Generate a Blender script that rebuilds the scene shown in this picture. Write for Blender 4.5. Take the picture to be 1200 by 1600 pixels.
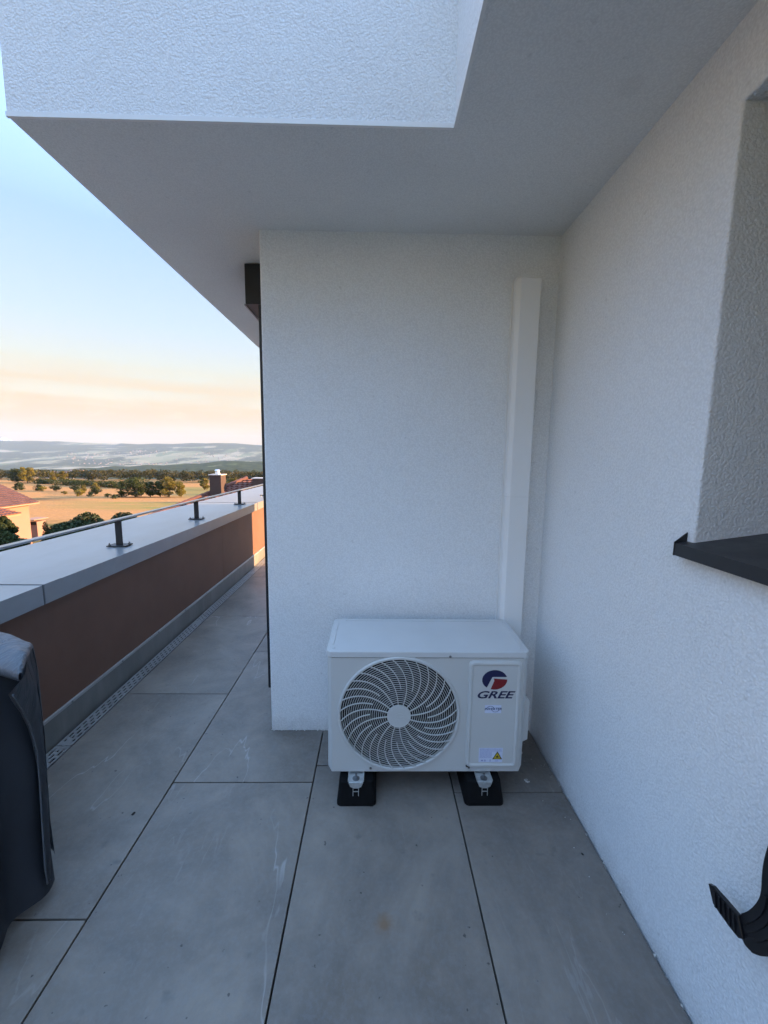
import bpy, bmesh, math, random
from mathutils import Vector, Matrix
from mathutils import noise as mnoise
PI = math.pi
rad = math.radians
for o in list(bpy.data.objects):
    bpy.data.objects.remove(o)
scene = bpy.context.scene
COL = scene.collection

# ------------------------------------------------------------------ camera
cam_d = bpy.data.cameras.new('camera')
cam = bpy.data.objects.new('camera', cam_d)
COL.objects.link(cam)
cam_d.sensor_fit = 'VERTICAL'
cam_d.sensor_height = 36.0
cam_d.lens = 646.15 / 1600 * 36.0
cam_d.clip_start = 0.05
cam_d.clip_end = 100000
PITCH, ROLL, YAW = -0.1324, 0.012, -0.018
cam.rotation_mode = 'QUATERNION'
cam.rotation_quaternion = (Matrix.Rotation(YAW, 3, 'Z') @ Matrix.Rotation(PI / 2 + PITCH, 3, 'X') @ Matrix.Rotation(ROLL, 3, 'Z')).to_quaternion()
cam.location = (0, 0, 1.397)
scene.camera = cam
scene.render.resolution_x, scene.render.resolution_y = 768, 1024

# ------------------------------------------------------------------ sky, sun, exposure
SUN_EL, SUN_AZ = rad(12.0), rad(12.0)          # azimuth measured from +x towards +y
world = bpy.data.worlds.new('World')
scene.world = world
world.use_nodes = True
wn, wl = world.node_tree.nodes, world.node_tree.links
wn.clear()
def N(nodes, kind, **kw):
    n = nodes.new(kind)
    for k, v in kw.items():
        if k == 'inp':
            for a, b in v.items():
                n.inputs[a].default_value = b
        else:
            setattr(n, k, v)
    return n
w_out = N(wn, 'ShaderNodeOutputWorld')
w_bg = N(wn, 'ShaderNodeBackground')
sky = N(wn, 'ShaderNodeTexSky', sky_type='NISHITA')
sky.sun_disc = False
sky.sun_elevation = SUN_EL
sky.sun_rotation = PI / 2 - SUN_AZ
sky.altitude = 600
sky.air_density = 1.0
sky.dust_density = .7
sky.ozone_density = 1.3
w_bg.inputs['Strength'].default_value = 0.15
# thin warm evening clouds low over the horizon, and one faint high wisp
tc = N(wn, 'ShaderNodeTexCoord')
sep = N(wn, 'ShaderNodeSeparateXYZ')
wl.new(tc.outputs['Generated'], sep.inputs[0])
def wmath(op, a, b=None, c=None, clamp=False):
    n = N(wn, 'ShaderNodeMath', operation=op, use_clamp=clamp)
    for i, v in enumerate((a, b, c)):
        if v is None: continue
        if isinstance(v, (int, float)): n.inputs[i].default_value = v
        else: wl.new(v, n.inputs[i])
    return n.outputs[0]
def wnoise(scale, sx, sy, sz, detail, rough=.55):
    mp = N(wn, 'ShaderNodeMapping')
    mp.inputs['Scale'].default_value = (sx, sy, sz)
    wl.new(tc.outputs['Generated'], mp.inputs[0])
    nz = N(wn, 'ShaderNodeTexNoise', inp={'Scale': scale, 'Detail': detail, 'Roughness': rough})
    wl.new(mp.outputs[0], nz.inputs['Vector'])
    return nz.outputs['Fac']
el = sep.outputs['Z']
def mrange(v, a, b, c=0.0, d=1.0):
    n = N(wn, 'ShaderNodeMapRange', interpolation_type='SMOOTHSTEP')
    wl.new(v, n.inputs[0])
    for i, x in enumerate((a, b, c, d)): n.inputs[i + 1].default_value = x
    return n.outputs[0]
n1 = wnoise(2.2, 1, 1, 14, 5)
band = wmath('MULTIPLY', mrange(el, 0.20, 0.09), mrange(wmath('ADD', wmath('MULTIPLY', n1, .9), wmath('MULTIPLY', el, -0.8)), .24, .42))
mixc = N(wn, 'ShaderNodeMix', data_type='RGBA')
wl.new(wmath('MULTIPLY', band, 0.85), mixc.inputs['Factor'])
veil = N(wn, 'ShaderNodeMix', data_type='RGBA')      # evening haze and high veil, same all round, brightened overhead to light the walls
ramp = N(wn, 'ShaderNodeValToRGB')
wl.new(el, ramp.inputs[0])
STOPS = [(0.0, (.66, .50, .33)), (.10, (.68, .54, .34)), (.17, (.62, .60, .48)), (.25, (.50, .60, .70)), (.40, (.36, .54, .98)), (.62, (.62, 1.04, 1.80)), (1.0, (.92, 1.56, 2.55))]
cr = ramp.color_ramp
cr.elements[0].position, cr.elements[1].position = 0.0, 1.0
for p_, c_ in STOPS[1:-1]: cr.elements.new(p_)
for e_, (p_, c_) in zip(cr.elements, STOPS): e_.position = p_; e_.color = (*c_, 1)
veil.inputs['Factor'].default_value = .96
wl.new(sky.outputs[0], veil.inputs['A'])
wl.new(ramp.outputs[0], veil.inputs['B'])
wl.new(veil.outputs['Result'], mixc.inputs['A'])
CLOUD = (.78, .54, .28, 1)
mixc.inputs['B'].default_value = CLOUD
n2 = wnoise(16, 1, 1, 2.2, 6, .6)
puff = wmath('MULTIPLY', wmath('MULTIPLY', mrange(el, 0.045, 0.075), mrange(el, 0.125, 0.09)), mrange(n2, .54, .64))
mix2 = N(wn, 'ShaderNodeMix', data_type='RGBA')
wl.new(wmath('MULTIPLY', puff, .5), mix2.inputs['Factor'])
wl.new(mixc.outputs['Result'], mix2.inputs['A'])
mix2.inputs['B'].default_value = (.95, .70, .46, 1)
wl.new(mix2.outputs['Result'], w_bg.inputs['Color'])
wl.new(w_bg.outputs[0], w_out.inputs['Surface'])

sun_d = bpy.data.lights.new('sun', 'SUN')
sun_d.energy = 2.7
sun_d.angle = rad(0.55)
sun_d.color = (1.0, 0.57, 0.27)
sun = bpy.data.objects.new('sun', sun_d)
COL.objects.link(sun)
to_sun = Vector((math.cos(SUN_AZ) * math.cos(SUN_EL), math.sin(SUN_AZ) * math.cos(SUN_EL), math.sin(SUN_EL)))
sun.rotation_mode = 'QUATERNION'
sun.rotation_quaternion = to_sun.to_track_quat('Z', 'Y')
scene.render.engine = 'CYCLES'
vs = scene.view_settings
vs.view_transform = 'Standard'
vs.look = 'None'
vs.exposure = 3.1
vs.gamma = 1.0
vs.use_curve_mapping = False
scene.cycles.volume_bounces = 0
scene.cycles.use_adaptive_sampling = True
scene.cycles.adaptive_threshold = 0.02
scene.cycles.use_denoising = True
scene.cycles.max_bounces = 6
scene.cycles.diffuse_bounces = 4

# ------------------------------------------------------------------ helpers
def link(o, parent=None):
    COL.objects.link(o)
    if parent is not None: o.parent = parent
    return o
def obj(name, bm, mat, parent=None, smooth=False, recalc=True):
    if recalc: bmesh.ops.recalc_face_normals(bm, faces=bm.faces[:])
    me = bpy.data.meshes.new(name)
    bm.to_mesh(me); bm.free()
    if smooth:
        for p in me.polygons: p.use_smooth = True
    for m in (mat if isinstance(mat, (list, tuple)) else [mat]): me.materials.append(m)
    return link(bpy.data.objects.new(name, me), parent)
def thing(name, label, cat, loc=(0, 0, 0), group=None, rz=0.0):
    o = bpy.data.objects.new(name, None)
    o.empty_display_size = .1
    o.location = loc; o.rotation_euler = (0, 0, rz)
    COL.objects.link(o)
    return tag(o, label, cat, group)
def tag(o, label, cat, group=None):
    o['label'] = label; o['category'] = cat
    if group: o['group'] = group
    return o
def kind(o, k): o['kind'] = k; return o
def B(): return bmesh.new()
def box(bm, x0, x1, y0, y1, z0, z1, bev=0.0, seg=2):
    vs_ = [bm.verts.new((x, y, z)) for x in (x0, x1) for y in (y0, y1) for z in (z0, z1)]
    idx = [(0, 1, 3, 2), (4, 6, 7, 5), (0, 4, 5, 1), (2, 3, 7, 6), (0, 2, 6, 4), (1, 5, 7, 3)]
    fs = [bm.faces.new([vs_[i] for i in f]) for f in idx]
    if bev > 0:
        es = list({e for f in fs for e in f.edges})
        bmesh.ops.bevel(bm, geom=es, offset=bev, segments=seg, affect='EDGES', profile=.5)
    return bm
def prism(bm, pts, axis, a, b, bev=0.0, seg=1):
    """polygon pts (2-D) extruded along axis from a to b. axis 0: pts=(y,z); 1: (x,z); 2: (x,y)"""
    def P(p, t):
        return {0: (t, p[0], p[1]), 1: (p[0], t, p[1]), 2: (p[0], p[1], t)}[axis]
    A = [bm.verts.new(P(p, a)) for p in pts]; C = [bm.verts.new(P(p, b)) for p in pts]
    fs = [bm.faces.new(A), bm.faces.new(C[::-1])]
    n = len(pts)
    for i in range(n): fs.append(bm.faces.new((A[i], C[i], C[(i + 1) % n], A[(i + 1) % n])))
    if bev > 0:
        es = list(fs[0].edges) + list(fs[1].edges)
        bmesh.ops.bevel(bm, geom=es, offset=bev, segments=seg, affect='EDGES', profile=.5)
    return bm
def cyl(bm, c, r, axis, a, b, n=20, r2=None):
    r2 = r if r2 is None else r2
    def P(t, rr, th):
        u, v = rr * math.cos(th), rr * math.sin(th)
        return {0: (t, c[0] + u, c[1] + v), 1: (c[0] + u, t, c[1] + v), 2: (c[0] + u, c[1] + v, t)}[axis]
    A = [bm.verts.new(P(a, r, 2 * PI * i / n)) for i in range(n)]
    C = [bm.verts.new(P(b, r2, 2 * PI * i / n)) for i in range(n)]
    bm.faces.new(A); bm.faces.new(C[::-1])
    for i in range(n): bm.faces.new((A[i], C[i], C[(i + 1) % n], A[(i + 1) % n]))
    return bm
def sweep(bm, path, prof, closed=False, up=Vector((0, 1, 0))):
    """rectangular/polygon profile (u,v) swept along path; u is sideways, v along up"""
    n = len(path); rings = []
    for i, p in enumerate(path):
        p = Vector(p)
        a = Vector(path[i - 1]) if (i > 0 or closed) else p
        b = Vector(path[(i + 1) % n]) if (i < n - 1 or closed) else p
        t = (b - a).normalized()
        s = t.cross(up).normalized()
        rings.append([bm.verts.new(p + s * u + up * v) for u, v in prof])
    m = len(prof)
    for i in range(n if closed else n - 1):
        R, S = rings[i], rings[(i + 1) % n]
        for j in range(m): bm.faces.new((R[j], S[j], S[(j + 1) % m], R[(j + 1) % m]))
    if not closed:
        bm.faces.new(rings[0]); bm.faces.new(rings[-1][::-1])
    return bm
def text_mesh(body, size, name, mat, parent, loc, shear=0.0, sx=1.0, sy=1.0, bold=0.0, depth=0.0003):
    cu = bpy.data.curves.new('t', 'FONT')
    cu.body = body; cu.size = size; cu.shear = shear; cu.offset = bold
    cu.align_x = 'CENTER'; cu.align_y = 'CENTER'
    to = bpy.data.objects.new('t', cu); COL.objects.link(to)
    dg = bpy.context.evaluated_depsgraph_get()
    me = bpy.data.meshes.new_from_object(to.evaluated_get(dg))
    bpy.data.objects.remove(to)
    M = Matrix.Rotation(PI / 2, 4, 'X') @ Matrix.Diagonal((sx, sy, 1, 1))
    me.transform(M)
    me.materials.clear(); me.materials.append(mat)
    me.name = name
    o = link(bpy.data.objects.new(name, me), parent)
    o.location = loc
    return o

def tube_path(bm, pts, r, n=10):
    pr = [(r * math.cos(2 * PI * i / n), r * math.sin(2 * PI * i / n)) for i in range(n)]
    P = [Vector(p) for p in pts]; rings = []
    for i, p in enumerate(P):
        t = (P[min(i + 1, len(P) - 1)] - P[max(i - 1, 0)]).normalized()
        s = t.cross(Vector((.3, .9, .1))).normalized(); u = s.cross(t).normalized()
        rings.append([bm.verts.new(p + s * a + u * b_) for a, b_ in pr])
    for R, S in zip(rings, rings[1:]):
        for i in range(n): bm.faces.new((R[i], R[(i + 1) % n], S[(i + 1) % n], S[i]))
    bm.faces.new(rings[0]); bm.faces.new(rings[-1][::-1])
tube_path_ = tube_path

# ------------------------------------------------------------------ materials
def mat(name, col, rough=.6, metal=0.0, var=0.0, vscale=4.0, bump=0.0, bscale=200.0, bdist=.002, spec=.5, bdetail=3, col2=None, coat=0.0, rvar=0.0, coords='Object', objrand=0.0):
    m = bpy.data.materials.new(name); m.use_nodes = True
    nt = m.node_tree; n, l = nt.nodes, nt.links
    b = n['Principled BSDF']
    b.inputs['Base Color'].default_value = (*col, 1)
    b.inputs['Roughness'].default_value = rough
    b.inputs['Metallic'].default_value = metal
    b.inputs['Specular IOR Level'].default_value = spec
    b.inputs['Coat Weight'].default_value = coat
    t = N(n, 'ShaderNodeTexCoord')
    src = t.outputs[coords]
    cs = None
    if var > 0 or col2 is not None:
        nz = N(n, 'ShaderNodeTexNoise', inp={'Scale': vscale, 'Detail': 6.0, 'Roughness': .6})
        l.new(src, nz.inputs['Vector'])
        mr = N(n, 'ShaderNodeMapRange', inp={1: .3, 2: .7})
        l.new(nz.outputs['Fac'], mr.inputs[0])
        mx = N(n, 'ShaderNodeMix', data_type='RGBA')
        c2 = col2 if col2 is not None else tuple(c * (1 + var) for c in col)
        c1 = col if col2 is not None else tuple(c * (1 - var) for c in col)
        mx.inputs['A'].default_value = (*c1, 1); mx.inputs['B'].default_value = (*c2, 1)
        l.new(mr.outputs[0], mx.inputs['Factor'])
        cs = mx.outputs['Result']
        if rvar > 0:
            mr2 = N(n, 'ShaderNodeMapRange', inp={1: .3, 2: .7, 3: max(rough - rvar, .02), 4: min(rough + rvar, 1)})
            l.new(nz.outputs['Fac'], mr2.inputs[0]); l.new(mr2.outputs[0], b.inputs['Roughness'])
    if objrand > 0:
        oi = N(n, 'ShaderNodeObjectInfo')
        hs = N(n, 'ShaderNodeHueSaturation')
        mr3 = N(n, 'ShaderNodeMapRange', inp={1: 0, 2: 1, 3: 1 - objrand, 4: 1 + objrand})
        l.new(oi.outputs['Random'], mr3.inputs[0]); l.new(mr3.outputs[0], hs.inputs['Value'])
        if cs is not None: l.new(cs, hs.inputs['Color'])
        else: hs.inputs['Color'].default_value = (*col, 1)
        cs = hs.outputs[0]
    if cs is not None: l.new(cs, b.inputs['Base Color'])
    if bump > 0:
        nb = N(n, 'ShaderNodeTexNoise', inp={'Scale': bscale, 'Detail': bdetail, 'Roughness': .55})
        l.new(src, nb.inputs['Vector'])
        bp = N(n, 'ShaderNodeBump', inp={'Strength': bump, 'Distance': bdist})
        l.new(nb.outputs['Fac'], bp.inputs['Height']); l.new(bp.outputs[0], b.inputs['Normal'])
    return m

def stucco(name, col=(.885, .90, .905), strength=.55, dist=.0034, scale=140):
    m = bpy.data.materials.new(name); m.use_nodes = True
    nt = m.node_tree; n, l = nt.nodes, nt.links
    b = n['Principled BSDF']
    b.inputs['Roughness'].default_value = .9
    b.inputs['Specular IOR Level'].default_value = .2
    g = N(n, 'ShaderNodeNewGeometry')
    v = N(n, 'ShaderNodeTexVoronoi', feature='F1', inp={'Scale': scale, 'Randomness': 1.0})
    nz0 = N(n, 'ShaderNodeTexNoise', inp={'Scale': 60.0, 'Detail': 2.0})
    l.new(g.outputs['Position'], nz0.inputs['Vector'])
    mx0 = N(n, 'ShaderNodeMix', data_type='RGBA', blend_type='LINEAR_LIGHT', inp={'Factor': .006})
    l.new(g.outputs['Position'], mx0.inputs['A']); l.new(nz0.outputs['Color'], mx0.inputs['B'])
    l.new(mx0.outputs['Result'], v.inputs['Vector'])
    nz = N(n, 'ShaderNodeTexNoise', inp={'Scale': scale * 1.3, 'Detail': 4.0, 'Roughness': .65})
    l.new(g.outputs['Position'], nz.inputs['Vector'])
    ad = N(n, 'ShaderNodeMath', operation='SUBTRACT')
    l.new(nz.outputs['Fac'], ad.inputs[0]); l.new(v.outputs['Distance'], ad.inputs[1])
    bp = N(n, 'ShaderNodeBump', inp={'Strength': strength, 'Distance': dist})
    l.new(ad.outputs[0], bp.inputs['Height'])
    # slow waviness of a hand-rubbed render coat
    nw = N(n, 'ShaderNodeTexNoise', inp={'Scale': 3.0, 'Detail': 2.0})
    l.new(g.outputs['Position'], nw.inputs['Vector'])
    bp2 = N(n, 'ShaderNodeBump', inp={'Strength': .35, 'Distance': .015})
    l.new(nw.outputs['Fac'], bp2.inputs['Height'])
    l.new(bp2.outputs[0], bp.inputs['Normal']); l.new(bp.outputs[0], b.inputs['Normal'])
    nc = N(n, 'ShaderNodeTexNoise', inp={'Scale': 1.7, 'Detail': 4.0, 'Roughness': .65})
    l.new(g.outputs['Position'], nc.inputs['Vector'])
    mr = N(n, 'ShaderNodeMapRange', inp={1: .35, 2: .65}); l.new(nc.outputs['Fac'], mr.inputs[0])
    mx = N(n, 'ShaderNodeMix', data_type='RGBA')
    mx.inputs['A'].default_value = (*[c * .965 for c in col], 1); mx.inputs['B'].default_value = (*col, 1)
    l.new(mr.outputs[0], mx.inputs['Factor'])
    # grey grime speckle
    ns = N(n, 'ShaderNodeTexNoise', inp={'Scale': 38.0, 'Detail': 2.0}); l.new(g.outputs['Position'], ns.inputs['Vector'])
    ms = N(n, 'ShaderNodeMapRange', inp={1: .70, 2: .76, 3: 0.0, 4: .22}); l.new(ns.outputs['Fac'], ms.inputs[0])
    mx2 = N(n, 'ShaderNodeMix', data_type='RGBA'); mx2.inputs['B'].default_value = (.42, .42, .41, 1)
    l.new(ms.outputs[0], mx2.inputs['Factor']); l.new(mx.outputs['Result'], mx2.inputs['A'])
    # splash dirt along the foot of the wall
    sz = N(n, 'ShaderNodeSeparateXYZ'); l.new(g.outputs['Position'], sz.inputs[0])
    nd = N(n, 'ShaderNodeTexNoise', inp={'Scale': 14.0, 'Detail': 4.0, 'Roughness': .7}); l.new(g.outputs['Position'], nd.inputs['Vector'])
    sd = N(n, 'ShaderNodeMath', operation='MULTIPLY_ADD', inp={1: -.16, 2: .10}); l.new(nd.outputs['Fac'], sd.inputs[0])
    zd = N(n, 'ShaderNodeMath', operation='ADD'); l.new(sz.outputs['Z'], zd.inputs[0]); l.new(sd.outputs[0], zd.inputs[1])
    md = N(n, 'ShaderNodeMapRange', inp={1: .0, 2: .10, 3: .30, 4: 0}); l.new(zd.outputs[0], md.inputs[0])
    mxd = N(n, 'ShaderNodeMix', data_type='RGBA'); mxd.inputs['B'].default_value = (.36, .34, .30, 1)
    l.new(md.outputs[0], mxd.inputs['Factor']); l.new(mx2.outputs['Result'], mxd.inputs['A']); mx2 = mxd
    # pits of the grain coloured darker, painting in their shade
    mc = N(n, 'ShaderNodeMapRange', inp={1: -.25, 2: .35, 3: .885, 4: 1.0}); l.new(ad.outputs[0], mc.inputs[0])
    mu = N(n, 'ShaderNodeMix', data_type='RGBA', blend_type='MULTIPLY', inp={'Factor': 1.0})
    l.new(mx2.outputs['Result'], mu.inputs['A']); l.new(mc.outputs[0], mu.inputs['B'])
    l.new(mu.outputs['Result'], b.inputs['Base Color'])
    return m

M = {}
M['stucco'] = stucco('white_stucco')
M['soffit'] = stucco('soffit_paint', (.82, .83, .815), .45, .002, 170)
def soffit_marks(m):
    n, l = m.node_tree.nodes, m.node_tree.links
    b = n['Principled BSDF']; src = b.inputs['Base Color'].links[0].from_socket
    g = N(n, 'ShaderNodeNewGeometry')
    ds = N(n, 'ShaderNodeVectorMath', operation='DISTANCE'); ds.inputs[1].default_value = (.662, 1.224, 2.378); l.new(g.outputs['Position'], ds.inputs[0])
    m1 = N(n, 'ShaderNodeMapRange', inp={1: .025, 2: .042, 3: .13, 4: 0}); l.new(ds.outputs['Value'], m1.inputs[0])
    nz = N(n, 'ShaderNodeTexNoise', inp={'Scale': 2.4, 'Detail': 4.0}); l.new(g.outputs['Position'], nz.inputs['Vector'])
    m2 = N(n, 'ShaderNodeMapRange', inp={1: .45, 2: .7, 3: 0, 4: .10}); l.new(nz.outputs['Fac'], m2.inputs[0])
    ad = N(n, 'ShaderNodeMath', operation='ADD'); l.new(m1.outputs[0], ad.inputs[0]); l.new(m2.outputs[0], ad.inputs[1])
    mx = N(n, 'ShaderNodeMix', data_type='RGBA'); mx.inputs['B'].default_value = (.40, .40, .40, 1)
    l.new(ad.outputs[0], mx.inputs['Factor']); l.new(src, mx.inputs['A']); l.new(mx.outputs['Result'], b.inputs['Base Color'])
soffit_marks(M['soffit'])
def streaks(m, tint, amount, scale=(1, 7, .7)):
    n, l = m.node_tree.nodes, m.node_tree.links
    b = n['Principled BSDF']; src = b.inputs['Base Color'].links[0].from_socket
    g = N(n, 'ShaderNodeNewGeometry'); mp = N(n, 'ShaderNodeMapping'); mp.inputs['Scale'].default_value = scale
    l.new(g.outputs['Position'], mp.inputs[0])
    z = N(n, 'ShaderNodeTexNoise', inp={'Scale': 1.6, 'Detail': 6.0, 'Roughness': .7}); l.new(mp.outputs[0], z.inputs['Vector'])
    r = N(n, 'ShaderNodeMapRange', inp={1: .48, 2: .72, 3: 0, 4: amount}); l.new(z.outputs['Fac'], r.inputs[0])
    mx = N(n, 'ShaderNodeMix', data_type='RGBA'); mx.inputs['B'].default_value = (*tint, 1)
    l.new(r.outputs[0], mx.inputs['Factor']); l.new(src, mx.inputs['A']); l.new(mx.outputs['Result'], b.inputs['Base Color'])
M['window_frame'] = mat('anthracite_frame', (.03, .033, .037), .45)
M['glass'] = mat('dark_glass', (.02, .023, .027), .05, spec=.8)
M['sill'] = mat('anthracite_sill', (.018, .020, .023), .42, var=.25, vscale=9, bump=.2, bscale=300, bdist=.0006, rvar=.1)
M['ac'] = mat('ivory_enamel', (.56, .56, .54), .38, var=.02, vscale=3, bump=.06, bscale=900, bdist=.0004)
M['ac_lid'] = mat('ivory_enamel_lid', (.60, .605, .60), .35, var=.035, vscale=6, bump=.05, bscale=700, bdist=.0004)
M['duct'] = mat('ivory_plastic', (.80, .80, .785), .45, var=.015, vscale=5)
M['dark_in'] = mat('dark_interior', (.008, .008, .010), .7)
M['fan'] = mat('dark_fan_plastic', (.008, .008, .009), .5)
M['rubber'] = mat('black_rubber', (.0045, .0045, .005), .85, spec=.2, var=.3, vscale=30, bump=.3, bscale=400, bdist=.001)
M['zinc'] = mat('galvanised_zinc', (.62, .64, .64), .38, .75, var=.15, vscale=60, rvar=.1)
M['screw'] = mat('screw_steel', (.25, .26, .27), .35, .9)
M['navy'] = mat('navy_print', (.006, .007, .055), .45)
M['red'] = mat('red_print', (.20, .006, .010), .45)
M['sticker'] = mat('sticker_white', (.62, .66, .80), .4)
M['sticker_blue'] = mat('sticker_blue_print', (.03, .06, .16), .5)
M['sticker_grey'] = mat('sticker_grey_print', (.30, .33, .55), .5)
M['yellow'] = mat('warning_yellow', (.60, .45, .03), .5)
M['black'] = mat('print_black', (.01, .01, .01), .5)
M['anthr'] = mat('anthracite_metal', (.012, .015, .019), .45, var=.15, vscale=20, bump=.15, bscale=500, bdist=.0005)
M['rail'] = mat('rail_metal', (.30, .30, .30), .28, .75, var=.15, vscale=10)
M['coping'] = mat('coping_metal', (.30, .305, .315), .30, .30, var=.05, vscale=2.5, bump=.04, bscale=1.6, bdist=.02, spec=.7)
M['coping_side'] = M['coping']
M['flash'] = mat('flashing_metal', (.19, .19, .18), .5, .2, var=.2, vscale=3, rvar=.1)
M['steel'] = mat('drain_steel', (.42, .42, .42), .42, .4, var=.15, vscale=8, rvar=.1)
M['brown'] = mat('brown_cladding', (.150, .074, .048), .62, var=.10, vscale=3, bump=.15, bscale=350, bdist=.0008)
streaks(M['brown'], (.19, .115, .08), .30, (1, 1.6, 1.1))
streaks(M['coping'], (.20, .20, .20), .45, (2.2, .8, 1))
streaks(M['flash'], (.30, .29, .27), .5, (1, 5, 1))
M['grout'] = mat('joint_dark', (.010, .010, .011), .95)
M['cover'] = mat('grill_cover_cloth', (.085, .095, .112), .5, var=.15, vscale=6, bump=.25, bscale=600, bdist=.0005)
def wrinkle(m):
    n, l = m.node_tree.nodes, m.node_tree.links
    b = n['Principled BSDF']; t = N(n, 'ShaderNodeNewGeometry')
    mp = N(n, 'ShaderNodeMapping'); mp.inputs['Scale'].default_value = (14, 14, 3.2); l.new(t.outputs['Position'], mp.inputs[0])
    z = N(n, 'ShaderNodeTexNoise', inp={'Scale': 1.0, 'Detail': 4.0, 'Distortion': .8}); l.new(mp.outputs[0], z.inputs['Vector'])
    bp = N(n, 'ShaderNodeBump', inp={'Strength': .8, 'Distance': .03}); l.new(z.outputs['Fac'], bp.inputs['Height'])
    old = b.inputs['Normal'].links[0].from_node; l.new(bp.outputs[0], old.inputs['Normal'])
wrinkle(M['cover'])
M['cover_in'] = mat('cover_dark', (.020, .024, .032), .6, var=.15, vscale=6)  # darker tone of the cover cloth, for the skirt under the flap
M['plastic'] = mat('black_plastic', (.008, .008, .010), .36, var=.2, vscale=20)
M['plaster'] = mat('plaster_crumb', (.62, .60, .56), .95)
M['debris'] = mat('dark_debris', (.02, .016, .012), .9)
M['concrete'] = mat('base_concrete', (.30, .29, .27), .9, var=.1, vscale=1)

def stone():
    m = bpy.data.materials.new('porcelain_stone'); m.use_nodes = True
    nt = m.node_tree; n, l = nt.nodes, nt.links
    b = n['Principled BSDF']
    g = N(n, 'ShaderNodeNewGeometry'); oi = N(n, 'ShaderNodeObjectInfo')
    off = N(n, 'ShaderNodeVectorMath', operation='SCALE'); 
    cmb = N(n, 'ShaderNodeCombineXYZ', inp={0: 31.0, 1: 17.0, 2: 53.0})
    l.new(cmb.outputs[0], off.inputs[0]); l.new(oi.outputs['Random'], off.inputs['Scale'])
    add = N(n, 'ShaderNodeVectorMath', operation='ADD')
    l.new(g.outputs['Position'], add.inputs[0]); l.new(off.outputs[0], add.inputs[1])
    P = add.outputs[0]
    def noise(scale, det, rough=.6, dist=0.0, vec=P):
        z = N(n, 'ShaderNodeTexNoise', inp={'Scale': scale, 'Detail': det, 'Roughness': rough, 'Distortion': dist}); l.new(vec, z.inputs['Vector']); return z.outputs['Fac']
    def mr(v, a, b_, c=0.0, d=1.0):
        z = N(n, 'ShaderNodeMapRange', inp={1: a, 2: b_, 3: c, 4: d}); l.new(v, z.inputs[0]); return z.outputs[0]
    def mth(op, a, c=None):
        z = N(n, 'ShaderNodeMath', operation=op)
        for i, v in enumerate((a, c)):
            if v is None: continue
            if isinstance(v, (int, float)): z.inputs[i].default_value = v
            else: l.new(v, z.inputs[i])
        return z.outputs[0]
    def mix(f, a, c):
        z = N(n, 'ShaderNodeMix', data_type='RGBA')
        if isinstance(f, float): z.inputs['Factor'].default_value = f
        else: l.new(f, z.inputs['Factor'])
        for s, v in (('A', a), ('B', c)):
            if isinstance(v, tuple): z.inputs[s].default_value = (*v, 1)
            else: l.new(v, z.inputs[s])
        return z.outputs['Result']
    base = mix(mr(noise(1.9, 8, .66, .6), .36, .64), (.150, .123, .100), (.285, .240, .198))
    base = mix(mr(noise(9, 6, .7), .35, .75, 0, .5), base, (.125, .120, .118))
    # fine mottling
    base = mix(mr(noise(70, 3, .7), .45, .7, 0, .35), base, (.23, .225, .22))
    # stretched coordinates so that veins run in one loose direction
    mp = N(n, 'ShaderNodeMapping'); mp.inputs['Rotation'].default_value = (0, 0, rad(-24)); mp.inputs['Scale'].default_value = (1.9, .42, 1)
    l.new(P, mp.inputs[0])
    def vein(scale, w, thr_lo, thr_hi, mscale):
        r = mth('ABSOLUTE', mth('SUBTRACT', noise(scale, 5, .5, .12, mp.outputs[0]), .5))
        line = mr(r, 0, w, 1, 0)
        return mth('MULTIPLY', line, mr(noise(mscale, 2), thr_lo, thr_hi))
    base = mix(mth('MULTIPLY', vein(1.25, .0035, .48, .62, 1.9), .42), base, (.50, .49, .475))
    base = mix(mth('MULTIPLY', vein(2.3, .006, .52, .68, 2.6), .20), base, (.42, .41, .40))
    # pits and dark specks
    base = mix(mr(noise(42, 2, .5), .735, .77, 0, .75), base, (.035, .033, .032))
    base = mix(mr(noise(15, 3, .6), .66, .80, 0, .5), base, (.085, .08, .078))
    # a small rust-coloured spill
    ds = N(n, 'ShaderNodeVectorMath', operation='DISTANCE'); ds.inputs[1].default_value = (.034, 1.072, 0)
    nzc = N(n, 'ShaderNodeTexNoise', inp={'Scale': 45.0, 'Detail': 3.0}); l.new(g.outputs['Position'], nzc.inputs['Vector'])
    l.new(g.outputs['Position'], ds.inputs[0])
    dd = mth('ADD', ds.outputs['Value'], mth('MULTIPLY', mth('SUBTRACT', nzc.outputs['Fac'], .5), .035))
    base = mix(mr(dd, .006, .036, .62, 0), base, (.20, .095, .03))
    l.new(base, b.inputs['Base Color'])
    l.new(mr(noise(3, 5), .3, .7, .42, .58), b.inputs['Roughness'])
    bp = N(n, 'ShaderNodeBump', inp={'Strength': .35, 'Distance': .0012})
    l.new(noise(90, 5, .7), bp.inputs['Height']); l.new(bp.outputs[0], b.inputs['Normal'])
    return m
M['stone'] = stone()

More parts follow.
